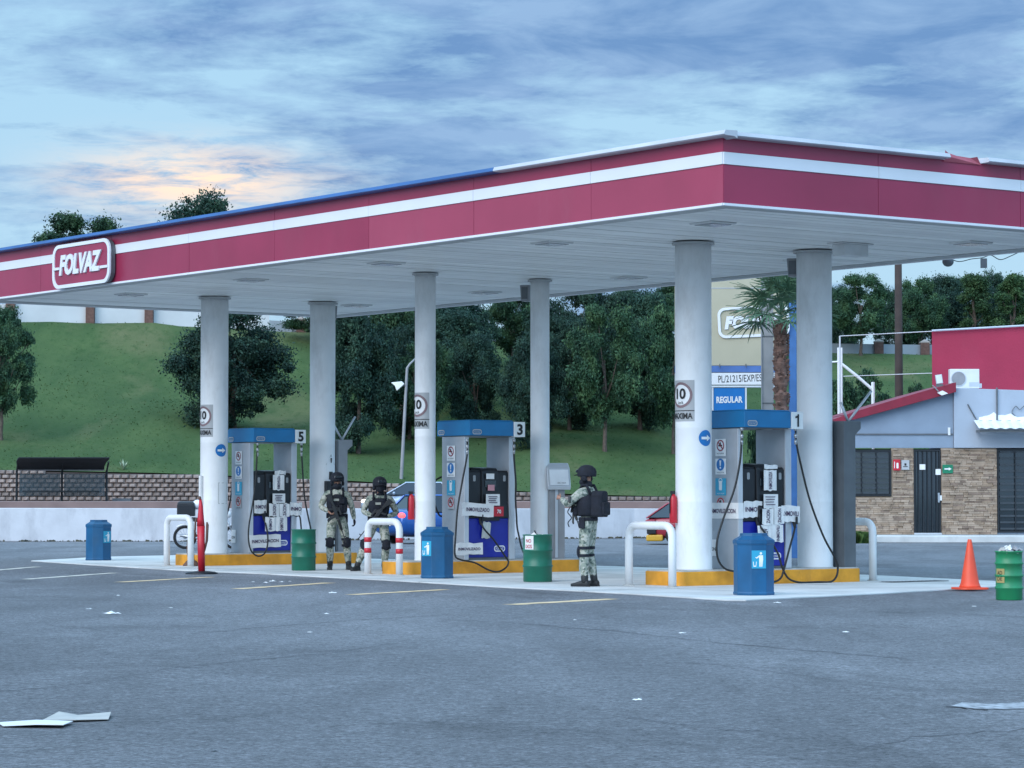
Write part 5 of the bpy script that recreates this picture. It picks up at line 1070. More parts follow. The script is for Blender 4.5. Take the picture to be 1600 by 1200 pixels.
# ledge stone veneer: every strip is its own proud piece, joined because of their number
rs = random.Random(5)
def ledge(regions, D):
    out = [MB(), MB(), MB()]
    for (p0, p1, y0, y1) in regions:
        x0, x1, z0, z1 = ox(p0, D), ox(p1, D), oz(y1, D), oz(y0, D); z = z0
        while z < z1 - .02:
            h = min(rs.uniform(.045, .075), z1 - z); x = x0 - 0
            while x < x1 - .01:
                wd = min(rs.uniform(.10, .42), x1 - x); out[rs.choice((0, 0, 1, 1, 1, 2))].box(x + .004, x + wd - .004, D - rs.uniform(.018, .062), D + .0, z + .003, z + h - .003); x += wd
            z += h
    for q, m in zip(out, (M_stone1, M_stone2, M_stone3)): q.build('ledge_stone', m, off, kind='stuff')
ledge([(1323, 1427, 777.5, yb), (1394.5, 1427, 701, 777.3)], DO - .002); ledge([(1470.5, 1557, 701, yb)], DO - .022)
# window, door, glazed front
wi = obox(1322.5, 1392, 702.5, 775.5, DO - .05, .10, 'window_frame', M_black, off)
wi.data.clear_geometry(); b = MB()
def framebox(b, p0, p1, y0, y1, D, th, e):
    X0, X1, Z0, Z1 = ox(p0, D), ox(p1, D), oz(y1, D), oz(y0, D)
    b.box(X0, X1, D, D + th, Z1 - e, Z1); b.box(X0, X1, D, D + th, Z0, Z0 + e); b.box(X0, X0 + e, D, D + th, Z0 + e + .001, Z1 - e - .001); b.box(X1 - e, X1, D, D + th, Z0 + e + .001, Z1 - e - .001)
bpy.data.objects.remove(wi)
def glazed(p0, p1, y0, y1, D, name, nsl, bars=0, slat_m=M_blind):
    b = MB(); framebox(b, p0, p1, y0, y1, D - .05, .12, .05)
    for k in range(bars):
        x = ox(p0 + (p1 - p0) * (k + 1) / (bars + 1), D); b.box(x - .015, x + .015, D - .06, D - .03, oz(y1, D) + .06, oz(y0, D) - .06)
    w_ = b.build(name, M_black, off)
    b = MB(); b.box(ox(p0, D) + .06, ox(p1, D) - .06, D + .02, D + .03, oz(y1, D) + .06, oz(y0, D) - .06); b.build('pane', M_glass, w_)
    for k in range(nsl):
        z = oz(y1, D) + (oz(y0, D) - oz(y1, D)) * (k + .6) / nsl; b = MB(); b.box(ox(p0, D) + .07, ox(p1, D) - .07, D - .028, D - .015, z - .028, z + .03); b.build('security_slat', slat_m, w_)
    return w_
glazed(1323, 1392, 703, 775, DO, 'window', 9, 2); glazed(1558, 1640, 702, 832, DO - .02, 'shop_window', 13, 2)
dw = glazed(1427.5, 1469.5, 702.5, yb - .5, DO, 'door', 0, 5)
b = MB(); b.box(ox(1464), ox(1467), DO - .10, DO - .06, oz(785), oz(770)); b.build('handle', M_steel, dw)
for (a0, a1, c0, c1_) in ((1436, 1445, 725.5, 734), (1461, 1469, 733, 742), (1466, 1470.5, 774, 782)): b = MB(); b.box(ox(a0), ox(a1), DO - .075, DO - .068, oz(c1_), oz(c0)); b.build('paper_notice', M_paper, dw)
b = MB(); b.box(ox(1427), ox(1470), DO - .10, DO - .052, ZB, ZB + .05); b.build('threshold', M_greyl, dw)
# signs on the stone
def osign(px0, px1, py0, py1, m, label, name='wall_sign', D=DO - .10):
    t = tag(obox(px0, px1, py0, py1, D, .03, name, m, None), label, 'sign'); T = frame((ox((px0 + px1) / 2, D), D - .003, oz((py0 + py1) / 2, D)), (1, 0, 0), (0, 0, 1)); return t, T
t, T = osign(1395.5, 1406.5, 718, 735, M_fire, 'small red extinguisher sign between office window and door'); b = MB(); b.prism(rrect(.06, .17, .02), .002, T @ Matrix.Translation((.02, -.02, 0))); b.build('extinguisher_symbol', M_swhite, t)
b = MB(); b.box(-.08, -.06, -.10, .10, 0, .002, T); b.build('arrow', M_swhite, t)
t, T = osign(1408.5, 1420.5, 719, 734, M_sgrey, 'small grey and white sign left of the office door'); b = MB(); b.box(-.07, .07, -.06, -.04, 0, .002, T); b.box(-.03, .03, -.02, .05, 0, .002, T); b.build('pictogram', M_ink, t)
t, T = osign(1472.5, 1488.5, 726, 739.5, mat('sign_green', (.01, .20, .10), .4), 'green sign with white arrow right of the office door'); b = MB(); b.add([T @ Vector((x, y, .002)) for x, y in ((-.10, -.02), (.03, -.02), (.03, -.05), (.12, 0), (.03, .05), (.03, .02), (-.10, .02))], [tuple(range(7))]); b.build('arrow', M_swhite, t)
# corrugated awning with ragged white sealant on the wall above it
aw = thing('awning', 'white corrugated awning over the shop window at the right edge', 'awning')
b = MB(); nC = 90; P0 = []; x0, x1 = ox(1529, 84), ox(1800, 84)
top = [Vector((x0 + (x1 - x0) * k / nC, 84.85, oz(657, 84.9) + .02 * math.sin(k * 1.26))) for k in range(nC + 1)]; bot = [Vector((x0 + (x1 - x0) * k / nC, 83.9, oz(669, 83.9) + .018 * math.sin(k * 1.26))) for k in range(nC + 1)]
b.add(top + bot, [(k, nC + 1 + k, nC + 2 + k, k + 1) for k in range(nC)]); o = b.build('corrugated_sheet', mat('awning_white', (.75, .77, .78), .5, var=.05), aw); sm_ = o.modifiers.new('s', 'SOLIDIFY'); sm_.thickness = .012
b = MB(); b.box(x0 + .05, x1, 84.0, 84.05, oz(669, 83.9) - .12, oz(669, 83.9) - .04); b.box(x0 + .05, x0 + .1, 84.05, 84.8, oz(669, 83.9) - .12, oz(669, 83.9) - .04); b.build('support_rail', M_dgrey, aw)
rp = [(1529, 657), (1530, 652), (1536, 651), (1539, 650), (1543, 649.5), (1547, 648), (1550, 646), (1553, 644), (1556, 646.5), (1560, 648.5), (1565, 648.5), (1570, 649), (1575, 647.5), (1579, 646), (1583, 649), (1590, 652), (1600, 651), (1640, 654), (1700, 652), (1760, 657)]
b = MB(); b.prism([(ox(x, 84.87), oz(y, 84.87)) for x, y in rp][::-1], .03, frame((0, 84.875, 0), (1, 0, 0), (0, 0, 1)) @ Matrix.Identity(4)); b.build('sealant', mat('sealant_white', (.82, .83, .84), .8, var=.06, bump=.5), aw)
b = MB(); b.tube([(ox(1556.5), 84.82, oz(606)), (ox(1556.5), 84.82, oz(657))], .028, 8); tag(b.build('downpipe', M_dgrey), 'thin dark vertical pipe on the grey parapet above the awning', 'pipe')
b = MB(); b.tube([(ox(1511), 84.84, oz(632)), (ox(1522), 84.84, oz(652)), (ox(1531), 84.84, oz(668))], .022, 6); tag(b.build('brace_rod', M_dgrey), 'thin dark slanted rod on the wall left of the awning', 'rod')
b = MB(); b.tube(cr([(ox(x), 84.83, oz(y)) for x, y in ((1585, 650), (1580, 644), (1586, 635), (1592, 640), (1600, 634), (1612, 630))]), .012, 5); tag(b.build('wall_cable', M_dgrey), 'curling dark cable on the grey wall above the awning', 'cable')
# air conditioner, floodlights
ac = thing('air_conditioner', 'white air conditioner unit on the roof against the red wall', 'air conditioner', (ox(1508, 87), 87, oz(607, 87)))
b = MB(); w2 = 23 / F * 87; hh = 30.5 / F * 87; b.box(-w2, w2, 0, .32, 0, hh); b.build('casing', mat('ac_white', (.68, .69, .68), .5, var=.05), ac, bevel=.015)
b = MB(); b.prism(circ(.22, 26), .01, frame((-w2 * .42, -.003, hh * .5), (1, 0, 0), (0, 0, 1))); b.build('fan_grille', M_mgrey, ac)
ringplate(circ(.235, 26), circ(.215, 26), frame((-w2 * .42, -.005, hh * .5), (1, 0, 0), (0, 0, 1)), .015).build('grille_ring', M_greyl, ac)
b = MB(); b.box(w2 * .3, w2 * .95, -.004, .0, .06, .20); b.box(w2, w2 + .08, .05, .25, .02, .16); b.build('service_cover', M_greyl, ac)
fl2 = thing('floodlight', 'square white floodlight standing on the ridge of the red roof', 'floodlight', (ox(1467.5), DO - .2, oz(602)))
b = MB(); T = Matrix.Rotation(R(-8), 4, 'Y'); b.box(-.105, .105, -.03, .03, .04, .32, T); b.build('housing', M_greyl, fl2, bevel=.01); b = MB(); b.box(-.085, .085, -.037, -.031, .06, .30, T); b.build('lens', mat('flood_lens', (.72, .76, .75), .3), fl2); b = MB(); b.box(-.12, .1, -.02, .02, -.05, .03); b.build('bracket', M_dgrey, fl2)
t = thing('eaves_lamp', 'small white lamp under the red roof edge', 'lamp', (ox(1470), DO - .36, oz(614)))
b = MB(); b.loft([[Vector((x, y, z)) for x, z in ((-.16, -.01), (.0, .06), (.17, -.03), (-.02, -.09))] for y in (-.05, .04)]); b.build('shade', M_white, t)
b = MB(); b.tube(cr([(-.30, 0, .22), (-.20, 0, .12), (-.12, 0, .03)]), .02, 6); b.build('arm', M_mgrey, t)
# big red wall behind
b = MB(); D_ = 90.0
F_ = [(ox(x, D_), z) for x, z in ((1457, 0), (1457, oz(517, D_)), (1600, oz(508.5, D_)), (1800, oz(498, D_)), (1800, 0))]
b.loft([[Vector((x, D_, z)) for x, z in F_], [Vector((x + 1.4, D_ + 6, z)) for x, z in F_]]); tag(b.build('red_wall', M_bigred), 'tall plain red rendered building behind the office', 'building')
b = MB(); b.tube([(ox(1457, 89.9), 89.9, oz(516.5, 89.9)), (ox(1800, 89.9), 89.9, oz(497.5, 89.9))], .035, 6); tag(b.build('coping_pipe', M_greyl), 'thin pale coping along the top of the red building', 'coping')
# pipe frame and cables left of the roof
pf = thing('pipe_frame', 'white tubular frame standing left of the red office roof', 'frame')
DP = 92.6
def opt(x, y, D=DP): return Vector((ox(x, D), D, oz(y, D)))
for pts, r in (([(1310.5, 543), (1310.5, 660)], .035), ([(1315, 543), (1315, 655)], .045), ([(1296, 566), (1310, 565)], .03), ([(1316, 569), (1340, 588), (1364, 609)], .05), ([(1364.5, 597), (1364.5, 645)], .06)):
    b = MB(); b.tube([opt(*p) for p in pts], r, 8); b.build('tube', M_white, pf)
b = MB(); b.tube([opt(1310.5, 655) - Vector((0, 0, 2.6)), opt(1310.5, 655)], .04, 8); b.tube([opt(1315, 655) - Vector((0, 0, 2.6)), opt(1315, 655)], .05, 8); b.tube([opt(1364.5, 640) - Vector((0, 0, 2.8)), opt(1364.5, 640)], .05, 8); b.build('lower_post', M_white, pf)
b = MB(); b.tube([opt(1313, 525, 91), opt(1457, 517.5, 89.8)], .015, 6); b.tube([opt(1313, 525, 91), opt(1313, 700, 91)], .03, 6); tag(b.build('cable_post', M_greyl), 'upper thin rail running from a slim post to the red wall', 'rail')
b = MB(); b.tube([opt(1318, 588, 91), opt(1457, 583, 89.8)], .013, 6); tag(b.build('cable', M_greyl), 'lower thin wire running to the red wall', 'wire')
b = MB(); b.lathe([(.16, 0), (.15, 5), (.13, 10.0)], 14, (ox(1405, 100), 100, -.1)); tag(b.build('utility_pole', M_pole, smooth=True), 'tall dark brown wooden pole behind the canopy and the office roof', 'pole')

# ------------------------------------------------------------ price totem
DT = 62.0
def tp(x, y, D=DT): return Vector((ox(x, D), D, oz(y, D)))
tt = thing('price_totem', 'tall beige FOLVAZ price sign between the two nearest columns', 'sign')
def tbox(x0, x1, y0, y1, D, th, name, m, par=None, bevel=0): b = MB(); b.box(ox(x0, D), ox(x1, D), D, D + th, oz(y1, D), oz(y0, D)); return b.build(name, m, par or tt, bevel=bevel)
be = tbox(1056, 1228, 415, 571, DT, .35, 'beige_panel', M_beige)
T = frame((ox(1178, DT), DT - .012, oz(502.5, DT)), (1, 0, .045), (-.045, 0, 1)); WW = 112 / F * DT
ringplate(rrect(WW, 48 / F * DT, .17), rrect(WW - .12, 48 / F * DT - .12, .12), T, .02).build('white_border', M_swhite, be)
text('FOLVAZ', T @ Matrix.Translation((.0, .0, .002)), 21 / F * DT, M_swhite, be, width=92 / F * DT, shear=.22, bold=.07, depth=.01)
tbox(1056, 1228, 449, 450.5, DT - .006, .01, 'panel_seam', M_sgrey)
for x in (1125, 1166): b = MB(); b.lathe([(.012, 0), (.012, .08)], 6, tuple(tp(x, 574, DT - .05))); b.build('bolt', M_dgrey, tt)
tbox(1056, 1228, 571.5, 581.5, DT - .01, .36, 'blue_band', M_bandblue)
pl_ = tbox(1056, 1228, 582.5, 601, DT - .02, .36, 'permit_panel', M_swhite); text('PL/21215/EXP/ES', frame((ox(1156.5, DT), DT - .025, oz(591.3, DT)), (1, 0, .035), (-.035, 0, 1)), 11 / F * DT, M_ink, pl_, width=68 / F * DT, bold=.0)
text('B', frame((ox(1210.5, DT), DT - .025, oz(588, DT)), (1, 0, 0), (0, 0, 1)), 8.5 / F * DT, M_ink, pl_)
tbox(1056, 1228, 602.5, 605, DT - .02, .30, 'frame_bar', M_sign_frame); tbox(1164.5, 1167, 605.5, 660, DT - .02, .30, 'frame_bar', M_sign_frame); tbox(1113.0, 1115.0, 605.5, 660, DT - .02, .30, 'frame_bar', M_sign_frame)
rg = tbox(1115.5, 1164, 606, 646, DT, .25, 'regular_panel', M_sblue); text('REGULAR', frame((ox(1140, DT), DT - .006, oz(624.5, DT)), (1, 0, .02), (-.02, 0, 1)), 10.5 / F * DT, M_swhite, rg, width=41 / F * DT, bold=.04)
for x, m, n_ in ((1062, M_bluecap, 'post'), (1240, mat('post_blue', (.06, .17, .40), .5), 'post')):
    b = MB(); b.box(ox(x, DT) - .08, ox(x, DT) + .08, DT + .05, DT + .25, 0, oz(430, DT)); b.build(n_, m, tt)
b = MB(); b.box(ox(1059, DT), ox(1243, DT), DT + .1, DT + .2, oz(660, DT) - .1, oz(660, DT)); b.build('frame_bar', M_sign_frame, tt)
cp = thing('concrete_post', 'square grey concrete post in front of the price sign, left of the palm', 'post', (ox(1200.5, 60), 60, 0))
b = MB(); b.box(-.12, .12, 0, .24, 0, oz(400, 60)); b.build('shaft', M_postconc, cp, bevel=.01)
b = MB(); b.tube([(-.14, -.02, .5), (-.14, -.02, oz(440, 60))], .016, 6); b.build('conduit', M_mgrey, cp)
for z in (525.5, 630): b = MB(); b.box(-.13, .13, -.008, .25, oz(z, 60) - .012, oz(z, 60) + .012); b.build('metal_band', M_dgrey, cp)

# ------------------------------------------------------------ palm
pm = thing('fan_palm', 'fan palm with shaggy brown trunk beside the price sign', 'palm tree', (ox(1221, 58), 58, 0))
zt_ = oz(500, 58); b = MB(); n_ = 46; rr = [.125 + .025 * math.sin(k * 2.1) + .02 * (k % 2) for k in range(n_)]
b.tube([(.02 * math.sin(k * .1), 0, zt_ * k / (n_ - 1)) for k in range(n_)], rr, 14)
for k in range(420):
    a = random.uniform(0, 6.283); z = random.uniform(.2, zt_ - .05); r0 = .12; T = Matrix.Translation((r0 * math.cos(a), r0 * math.sin(a), z)) @ Matrix.Rotation(a, 4, 'Z') @ Matrix.Rotation(R(random.uniform(15, 40)), 4, 'Y')
    b.box(-.01, .03, -.03, .03, 0, random.uniform(.05, .10), T)
b.build('trunk', M_palmtrunk, pm)
def frond_mesh(seed):
    r = random.Random(seed); b = MB(); Lp = .60; b.tube([(0, 0, 0), (Lp * .5, 0, .05), (Lp, 0, .06)], [.018, .014, .010], 5)
    nb = 22
    for k in range(nb):
        a = R(-115 + 230 * k / (nb - 1)); ln = (.74 - .16 * abs(a) / 2) * r.uniform(.85, 1.1); d = Vector((math.cos(a), math.sin(a), 0)); s = Vector((-d.y, d.x, 0)); o_ = Vector((Lp, 0, .06)); dp = r.uniform(.05, .22)
        p = [o_ + d * ln * f + Vector((0, 0, -dp * f * f * 1.6 + .02)) for f in (0, .35, .7, 1)]; wd = (.008, .024, .018, .002)
        vs = []
        for q, w_ in zip(p, wd): vs += [q - s * w_ + Vector((0, 0, .006)), q - Vector((0, 0, .006)), q + s * w_ + Vector((0, 0, .006))]
        b.add(vs, [f for i in range(3) for f in ((i * 3, i * 3 + 1, i * 3 + 4, i * 3 + 3), (i * 3 + 1, i * 3 + 2, i * 3 + 5, i * 3 + 4))])
    me = bpy.data.meshes.new('frond'); me.from_pydata(b.v, [], b.f); me.materials.append(M_frond); return me
fm = [frond_mesh(i) for i in range(4)]
M_dead = mat('dead_frond', (.20, .15, .09), .8, var=.3)
for k in range(24):
    a = k * 2.399; e = R(76 - 80 * (k / 23) ** .9 + random.uniform(-8, 8)); o = bpy.data.objects.new('frond', fm[k % 4]); col.objects.link(o); o.parent = pm
    o.matrix_local = Matrix.Translation((0, 0, zt_ - .02 + .30 * (1 - k / 23))) @ Matrix.Rotation(a, 4, 'Z') @ Matrix.Rotation(-e, 4, 'Y') @ Matrix.Rotation(random.uniform(-.4, .4), 4, 'X') @ Matrix.Scale(random.uniform(.78, .98), 4)
# ------------------------------------------------------------ trees
def leafmat(name, a, c_, d):
    m = bpy.data.materials.new(name); m.use_nodes = True; t = m.node_tree; n = t.nodes; l = t.links; b = n['Principled BSDF']; b.inputs['Roughness'].default_value = .65; b.inputs['Specular IOR Level'].default_value = .25
    ge = n.new('ShaderNodeNewGeometry'); oi = n.new('ShaderNodeObjectInfo'); tc = n.new('ShaderNodeTexCoord')
    ns = n.new('ShaderNodeTexNoise'); ns.inputs['Scale'].default_value = .9; ns.inputs['Detail'].default_value = 5; l.new(tc.outputs['Object'], ns.inputs['Vector'])
    r = n.new('ShaderNodeValToRGB'); e = r.color_ramp.elements; e[0].position = .36; e[0].color = (*a, 1); e[1].position = .64; e[1].color = (*d, 1); q = e.new(.5); q.color = (*c_, 1); l.new(ns.outputs['Fac'], r.inputs[0])
    mr = n.new('ShaderNodeMapRange'); l.new(ge.outputs['Random Per Island'], mr.inputs[0]); mr.inputs[3].default_value = .6; mr.inputs[4].default_value = 1.45
    m2 = n.new('ShaderNodeMapRange'); l.new(oi.outputs['Random'], m2.inputs[0]); m2.inputs[3].default_value = .82; m2.inputs[4].default_value = 1.2
    k = n.new('ShaderNodeMath'); k.operation = 'MULTIPLY'; l.new(mr.outputs[0], k.inputs[0]); l.new(m2.outputs[0], k.inputs[1])
    v = n.new('ShaderNodeVectorMath'); v.operation = 'SCALE'; l.new(r.outputs[0], v.inputs[0]); l.new(k.outputs[0], v.inputs['Scale']); l.new(v.outputs[0], b.inputs['Base Color'])
    tr = n.new('ShaderNodeBsdfTranslucent'); l.new(v.outputs[0], tr.inputs[0]); mx = n.new('ShaderNodeMixShader'); mx.inputs[0].default_value = .18; l.new(b.outputs[0], mx.inputs[1]); l.new(tr.outputs[0], mx.inputs[2]); l.new(mx.outputs[0], n['Material Output'].inputs[0]); return m
M_leafA = leafmat('leaf_mid', (.022, .058, .034), (.036, .085, .042), (.065, .125, .052))
M_leafB = leafmat('leaf_dark', (.015, .042, .034), (.024, .060, .042), (.040, .084, .050))
M_leafC = leafmat('leaf_fresh', (.026, .065, .028), (.045, .095, .038), (.075, .130, .050))
def crown_mesh(name, seed, clumps, nleaf, lsz, m, flat=.75):
    g = np.random.default_rng(seed); C = np.array([c[:3] for c in clumps]); Rd = np.array([c[3] for c in clumps]); pr = Rd ** 2; pr /= pr.sum()
    idx = g.choice(len(C), nleaf, p=pr); d = g.normal(size=(nleaf, 3)); d /= np.linalg.norm(d, axis=1)[:, None]; rad = Rd[idx] * np.clip(.78 + .24 * g.normal(size=nleaf), .1, 1.7)
    # small second scale lumps
    lump = 1 + .32 * np.sin(d[:, 0] * 7 + idx) * np.sin(d[:, 1] * 6 + idx * 2) ; P = C[idx] + d * (rad * lump)[:, None] * np.array([1, 1, flat])
    nrm = d * .7 + g.normal(size=(nleaf, 3)) * .75 + np.array([0, 0, .35]); nrm /= np.linalg.norm(nrm, axis=1)[:, None]
    a = np.cross(nrm, g.normal(size=(nleaf, 3))); a /= np.linalg.norm(a, axis=1)[:, None]; c_ = np.cross(nrm, a); s = lsz * (.6 + .8 * g.random(nleaf))[:, None]
    V = np.stack([P - a * s, P + c_ * s * .5, P + a * s, P - c_ * s * .5], 1).reshape(-1, 3); me = bpy.data.meshes.new(name); me.vertices.add(len(V)); me.vertices.foreach_set('co', V.ravel().astype(np.float32))
    me.loops.add(len(V)); me.loops.foreach_set('vertex_index', np.arange(len(V), dtype=np.int32)); me.polygons.add(nleaf); me.polygons.foreach_set('loop_start', np.arange(0, len(V), 4, dtype=np.int32)); me.polygons.foreach_set('loop_total', np.full(nleaf, 4, dtype=np.int32)); me.update(calc_edges=True); me.materials.append(m); return me
def trunk_mesh(h, r, clumps, seed, nl=9):
    rd = random.Random(seed); b = MB(); k = 7; pts = [Vector((rd.uniform(-.12, .12) * i / k * 2, rd.uniform(-.12, .12) * i / k * 2, h * i / k - .4)) for i in range(k + 1)]
    b.tube(pts, [r * (1.25 if i == 0 else 1) * (1 - .6 * i / k) for i in range(k + 1)], 9)
    for c in rd.sample(clumps, min(nl, len(clumps))):
        e = Vector(c[:3]); s = pts[rd.randint(3, k - 1)]; mid = s.lerp(e, .5) + Vector((0, 0, -.25)); b.tube([s, mid, e], [r * .4, r * .25, r * .08], 6)
    me = bpy.data.meshes.new('trunk'); me.from_pydata(b.v, [], b.f); me.materials.append(M_bark); return me
def clumps_(seed, n, rx, rz, zc, rmin, rmax, top=0, open_=0):
    rd = random.Random(seed); o = []
    while len(o) < n:
        x, y, z = (rd.uniform(-1, 1) for _ in range(3))
        q = x * x + y * y + abs(z) ** 3.2
        if q > 1 or q < .18: continue
        k = 1 - top * max(0, z)
        if rd.random() < .35: f = rd.uniform(1.02, 1.12); x *= f; y *= f; z *= f; o.append((x * rx * k, y * rx * k, zc + z * rz, rmin * rd.uniform(.35, .7))); continue
        o.append((x * rx * k, y * rx * k, zc + z * rz, rd.uniform(rmin, rmax)))
    return o
PROTO = {}
def proto(key, seed, n, rx, rz, zc, rmin, rmax, nleaf, lsz, m, top, th, tr):
    c = clumps_(seed, n, rx, rz, zc, rmin, rmax, top); PROTO[key] = (crown_mesh('crown', seed, c, nleaf, lsz, m), trunk_mesh(th, tr, c, seed), zc + rz + rmax * .6, rx + rmax * .7)
proto('round', 1, 40, 2.7, 2.6, 4.3, .55, 1.05, 46000, .088, M_leafA, .25, 4.6, .17); proto('round2', 2, 46, 2.9, 2.9, 4.4, .5, 1.0, 50000, .088, M_leafA, .35, 5.0, .18)
proto('dense', 3, 72, 2.5, 3.5, 3.75, .55, 1.0, 64000, .080, M_leafB, .50, 5.5, .18); proto('dense2', 4, 74, 2.9, 3.2, 3.45, .55, 1.05, 64000, .080, M_leafB, .4, 5.2, .2)
proto('spire', 5, 44, 1.5, 3.3, 4.6, .35, .8, 38000, .085, M_leafC, .75, 6.5, .15); proto('airy', 6, 38, 2.8, 1.6, 4.6, .30, .62, 30000, .075, M_leafC, .2, 4.6, .14)
proto('bush', 7, 30, 1.6, .9, .9, .35, .6, 26000, .07, M_leafA, .2, 1.0, .08)
def tree(px, D, top, halfw, key, label, cat='tree', dz=0, name='tree', grp=None, base=None):
    cm, tm, H, W_ = PROTO[key]; p = hpos(px, D) if base is None else base; H2 = oz(top, D) - p.z; sz = H2 / H; sx = (halfw / F * D) / W_
    t = thing(name, label, cat, p, random.uniform(0, 6.28), grp); t.scale = (sx, sx, sz)
    for nm, me in (('crown', cm), ('trunk', tm)): o = bpy.data.objects.new(nm, me); col.objects.link(o); o.parent = t
    return t
G = 'trees on the grass slope'
tree(2, 132, 466, 62, 'round2', 'broad green tree cut off by the left edge of the picture')
tree(120, 168, 322, 98, 'round2', 'thin feathery tree top rising above the canopy at far left'); tree(328, 168, 283, 104, 'dense2', 'rounded tree top rising above the canopy, left of centre')
tree(364, 137, 455, 108, 'dense2', 'dense dark tree seen between the two columns of pump 5', grp=G)
spec = [(560, 133, 448, 72, 'dense', 'dark tree just right of the column of pump 5, nearest the slope foot'), (628, 144, 432, 78, 'round2', 'mid green tree behind the street lamp'), (700, 150, 425, 85, 'dense2', 'dark broad tree directly behind the slim column of pump 3'), (742, 136, 505, 52, 'dense', 'low dark tree above the header of pump 3'), (800, 155, 432, 60, 'round', 'looser tree above pump 3 with sky showing beside it'), (850, 141, 470, 62, 'dense', 'dark tree behind the slim column beside the kiosk'), (905, 150, 425, 80, 'dense2', 'wide dark tree right of the kiosk column'), (945, 134, 462, 74, 'round2', 'green tree with visible trunk above the guard with the backpack'), (1000, 141, 432, 70, 'dense', 'tall dark tree left of the thick column of pump 1'), (1052, 136, 450, 62, 'round', 'green tree half hidden by the thick column of pump 1'), (660, 134, 512, 58, 'round', 'low green tree right of the street lamp'), (1130, 160, 450, 70, 'dense2', 'dark tree behind the price sign'), (1250, 165, 448, 62, 'round2', 'green tree behind the right column of pump 1'), (505, 158, 455, 66, 'round2', 'green tree higher on the slope behind the columns'), (1020, 165, 428, 70, 'round', 'tree highest on the slope left of the price sign'), (772, 168, 520, 60, 'dense', 'tree top low on the ridge above pump 3'), (590, 150, 440, 80, 'dense2', 'dark tree behind the leaning lamp post, upper slope'), (720, 142, 470, 70, 'dense', 'dark tree just right of the slim column of pump 3'), (835, 134, 500, 60, 'dense2', 'low dark tree right above the kiosk'), (890, 139, 478, 62, 'dense', 'dark tree between the kiosk and the guard with the backpack'), (975, 150, 440, 72, 'dense2', 'dark tree up the slope left of the thick column'), (640, 138, 490, 56, 'dense', 'dark tree touching the lamp post on its right')]
for s in spec: tree(*s, grp=G)
spr = [(1346, 168, 420, 58, 'round2', 'rounded tree on the ridge left of the brown pole'), (1437, 176, 418, 48, 'round', 'tree on the ridge just right of the brown pole'), (1478, 182, 414, 52, 'dense', 'dark pointed tree above the left end of the red building'), (1524, 176, 407, 38, 'spire', 'slim pointed tree, second tallest above the red building'), (1556, 182, 410, 44, 'dense2', 'dark tree between the two slim pointed trees'), (1584, 174, 408, 38, 'spire', 'slim pointed fresh green tree at the right edge'), (1622, 180, 420, 56, 'round2', 'broad tree cut off by the right edge'), (1500, 186, 424, 48, 'round2', 'mid green tree filling the row above the red building'), (1406, 184, 436, 44, 'dense', 'dark tree directly behind the brown pole'), (1310, 180, 434, 40, 'dense2', 'dark tree peeping out beside the right column')]
for s in spr: tree(*s, grp='trees on the ridge above the office')
tree(1352, 139, 573, 58, 'bush', 'dark rounded bush on the slope behind the white pipe frame', 'bush', name='bush'); tree(1300, 141, 586, 44, 'bush', 'dark bush behind the right column of pump 1', 'bush', name='bush')
tree(1428, 139, 596, 34, 'bush', 'dark bush between the brown pole and the red wall', 'bush', name='bush')
tree(1178, 57, 655, 40, 'bush', 'green shrub seen through the frame of pump 1', 'bush', name='bush', base=Vector((ox(1178, 57), 57, 0)))
tree(1215, 66, 622, 34, 'bush', 'yellowish green shrub under the price sign', 'bush', name='bush', base=Vector((ox(1205, 66), 66, 0)))
def gp2(i): return Vector((ox(random.uniform(1320, 1352), 81.5), random.uniform(80.9, 81.9), .0))
g = tufts('weeds', 700, gp2, .12, .36, M_tuft); g['label'] = 'tuft of weeds at the left foot of the office'; g['category'] = 'weeds'
def gp3(i): x = random.uniform(-16.5, 6.5); return Vector((x, (84 if x < -9 else 84.5 + (x + 9) * .46) - .12 + random.uniform(-.1, .05), 0))
g = tufts('wall_weeds', 420, gp3, .02, .07, mat('dry_dirt_weed', (.09, .085, .06), .9, var=.3)); g['label'] = 'thin line of weeds and dirt along the foot of the white wall'; g['category'] = 'weeds'

# ------------------------------------------------------------ shelter, lamp post
DS = 120.0
sh = thing('bus_shelter', 'dark shelter with curved roof in front of the block wall at left', 'shelter', (ox(94, DS), DS, 1.14))
def sp_(x, y, dy=0): return Vector((ox(x, DS) - ox(94, DS), dy, oz(y, DS) - 1.14))
b = MB(); A_ = [(38, 178, 715, -1.3), (34, 176, 717, -1.0), (29, 169, 721, -.5), (26, 163, 727, .1), (24, 160, 733, .6)]
b.loft([[sp_(x0, y, dy), sp_(x1, y, dy), sp_(x1, y + 1.6, dy), sp_(x0, y + 1.6, dy)] for x0, x1, y, dy in A_]); b.build('curved_roof', M_shelter, sh)
for x in (23, 94, 164): b = MB(); q = sp_(x, 783, .55); q.z = 0; b.tube([q, sp_(x, 735, .55)], .05, 8); b.tube([sp_(x, 737, .55), sp_(x + 8, 722, -.4)], .04, 6); b.build('post', M_shelter, sh)
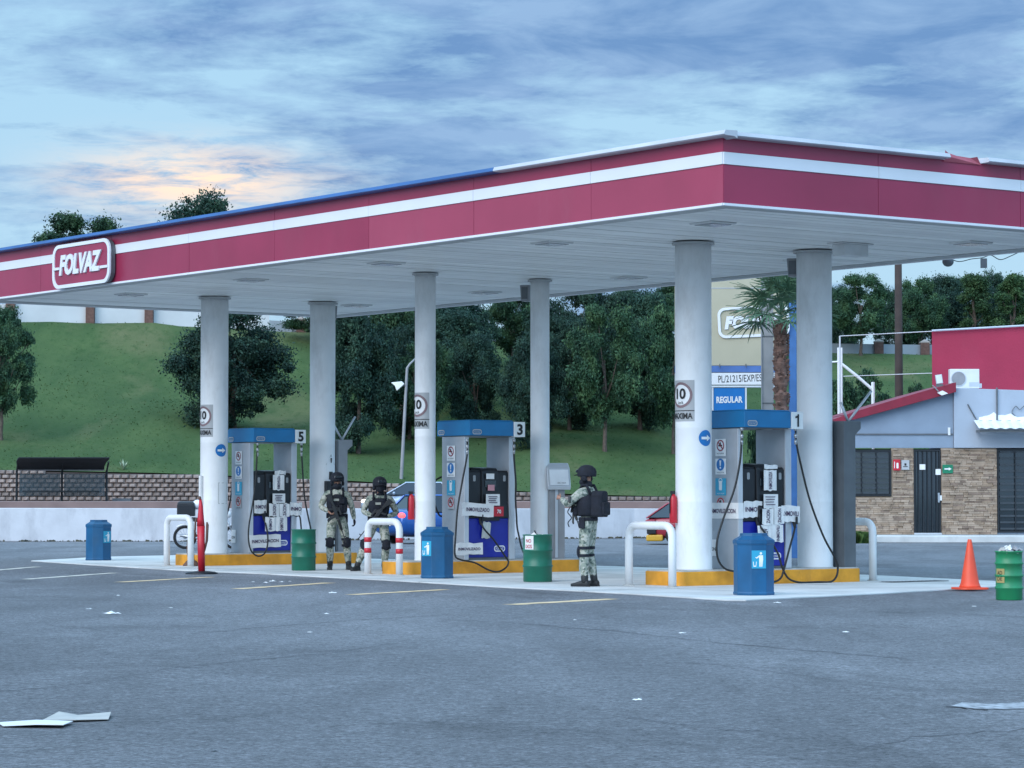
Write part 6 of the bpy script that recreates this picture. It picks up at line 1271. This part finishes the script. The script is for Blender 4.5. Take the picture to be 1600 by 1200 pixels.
b = MB(); b.tube([sp_(24, 734.5, .5), sp_(160, 734.5, .5)], .03, 6); b.build('rear_beam', M_mgrey, sh)
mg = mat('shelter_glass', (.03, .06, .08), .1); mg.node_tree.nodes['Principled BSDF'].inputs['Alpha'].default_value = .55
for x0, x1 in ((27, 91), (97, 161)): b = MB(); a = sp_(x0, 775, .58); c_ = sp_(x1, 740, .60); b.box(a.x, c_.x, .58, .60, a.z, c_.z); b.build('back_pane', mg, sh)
b = MB(); a = sp_(35, 770, .2); c_ = sp_(150, 768, .5); b.box(a.x, c_.x, .1, .45, .40, .46); b.build('bench', M_shelter, sh)
b = MB(); b.box(-.4, .4, -.15, .15, 0, .12); o = b.build('low_box', M_dgrey, None, loc=(ox(191, 122), 122, 1.14)); tag(o, 'small dark box on the pavement right of the shelter', 'box')
lp = thing('lamp_post', 'slightly leaning grey lamp post with a white floodlight at its side', 'lamp post', hpos(627, 126.5))
pb = hpos(627, 126.5); q = lambda x, y: Vector((ox(x, 126.5) - pb.x, 0, oz(y, 126.5) - pb.z))
b = MB(); b.tube([q(626, 768), q(627, 750), q(636, 575), q(640, 569), (q(649, 560))], [.085, .085, .065, .05, .035], 10); b.build('post', M_mgrey, lp, smooth=True)
b = MB(); b.tube([q(634.5, 603), q(624, 602)], .035, 6); b.build('arm', M_dgrey, lp)
b = MB(); b.loft([[q(x, y) + Vector((0, s, 0)) for x, y in ((611, 598), (628, 596), (632, 600), (620, 611), (617, 603))] for s in (-.2, .2)]); b.build('floodlight', mat('lamp_white', (.85, .85, .82), .4), lp, bevel=.02)
o = thing('plant', 'small pale spiky plant on top of the block wall right of the shelter', 'plant', hpos(193, 126.0))
b = MB()
for k in range(14): a = k * .9; e = random.uniform(.3, .9); d = Vector((math.cos(a) * math.sin(e), math.sin(a) * math.sin(e), math.cos(e))) * random.uniform(.35, .65); s = d.cross(Vector((0, 0, 1))).normalized() * .04; b.add([-s, s, d * .6 + s, d, d * .6 - s], [(0, 1, 2, 3, 4)])
b.build('leaves', mat('pale_leaf', (.32, .38, .26), .7, var=.3), o)
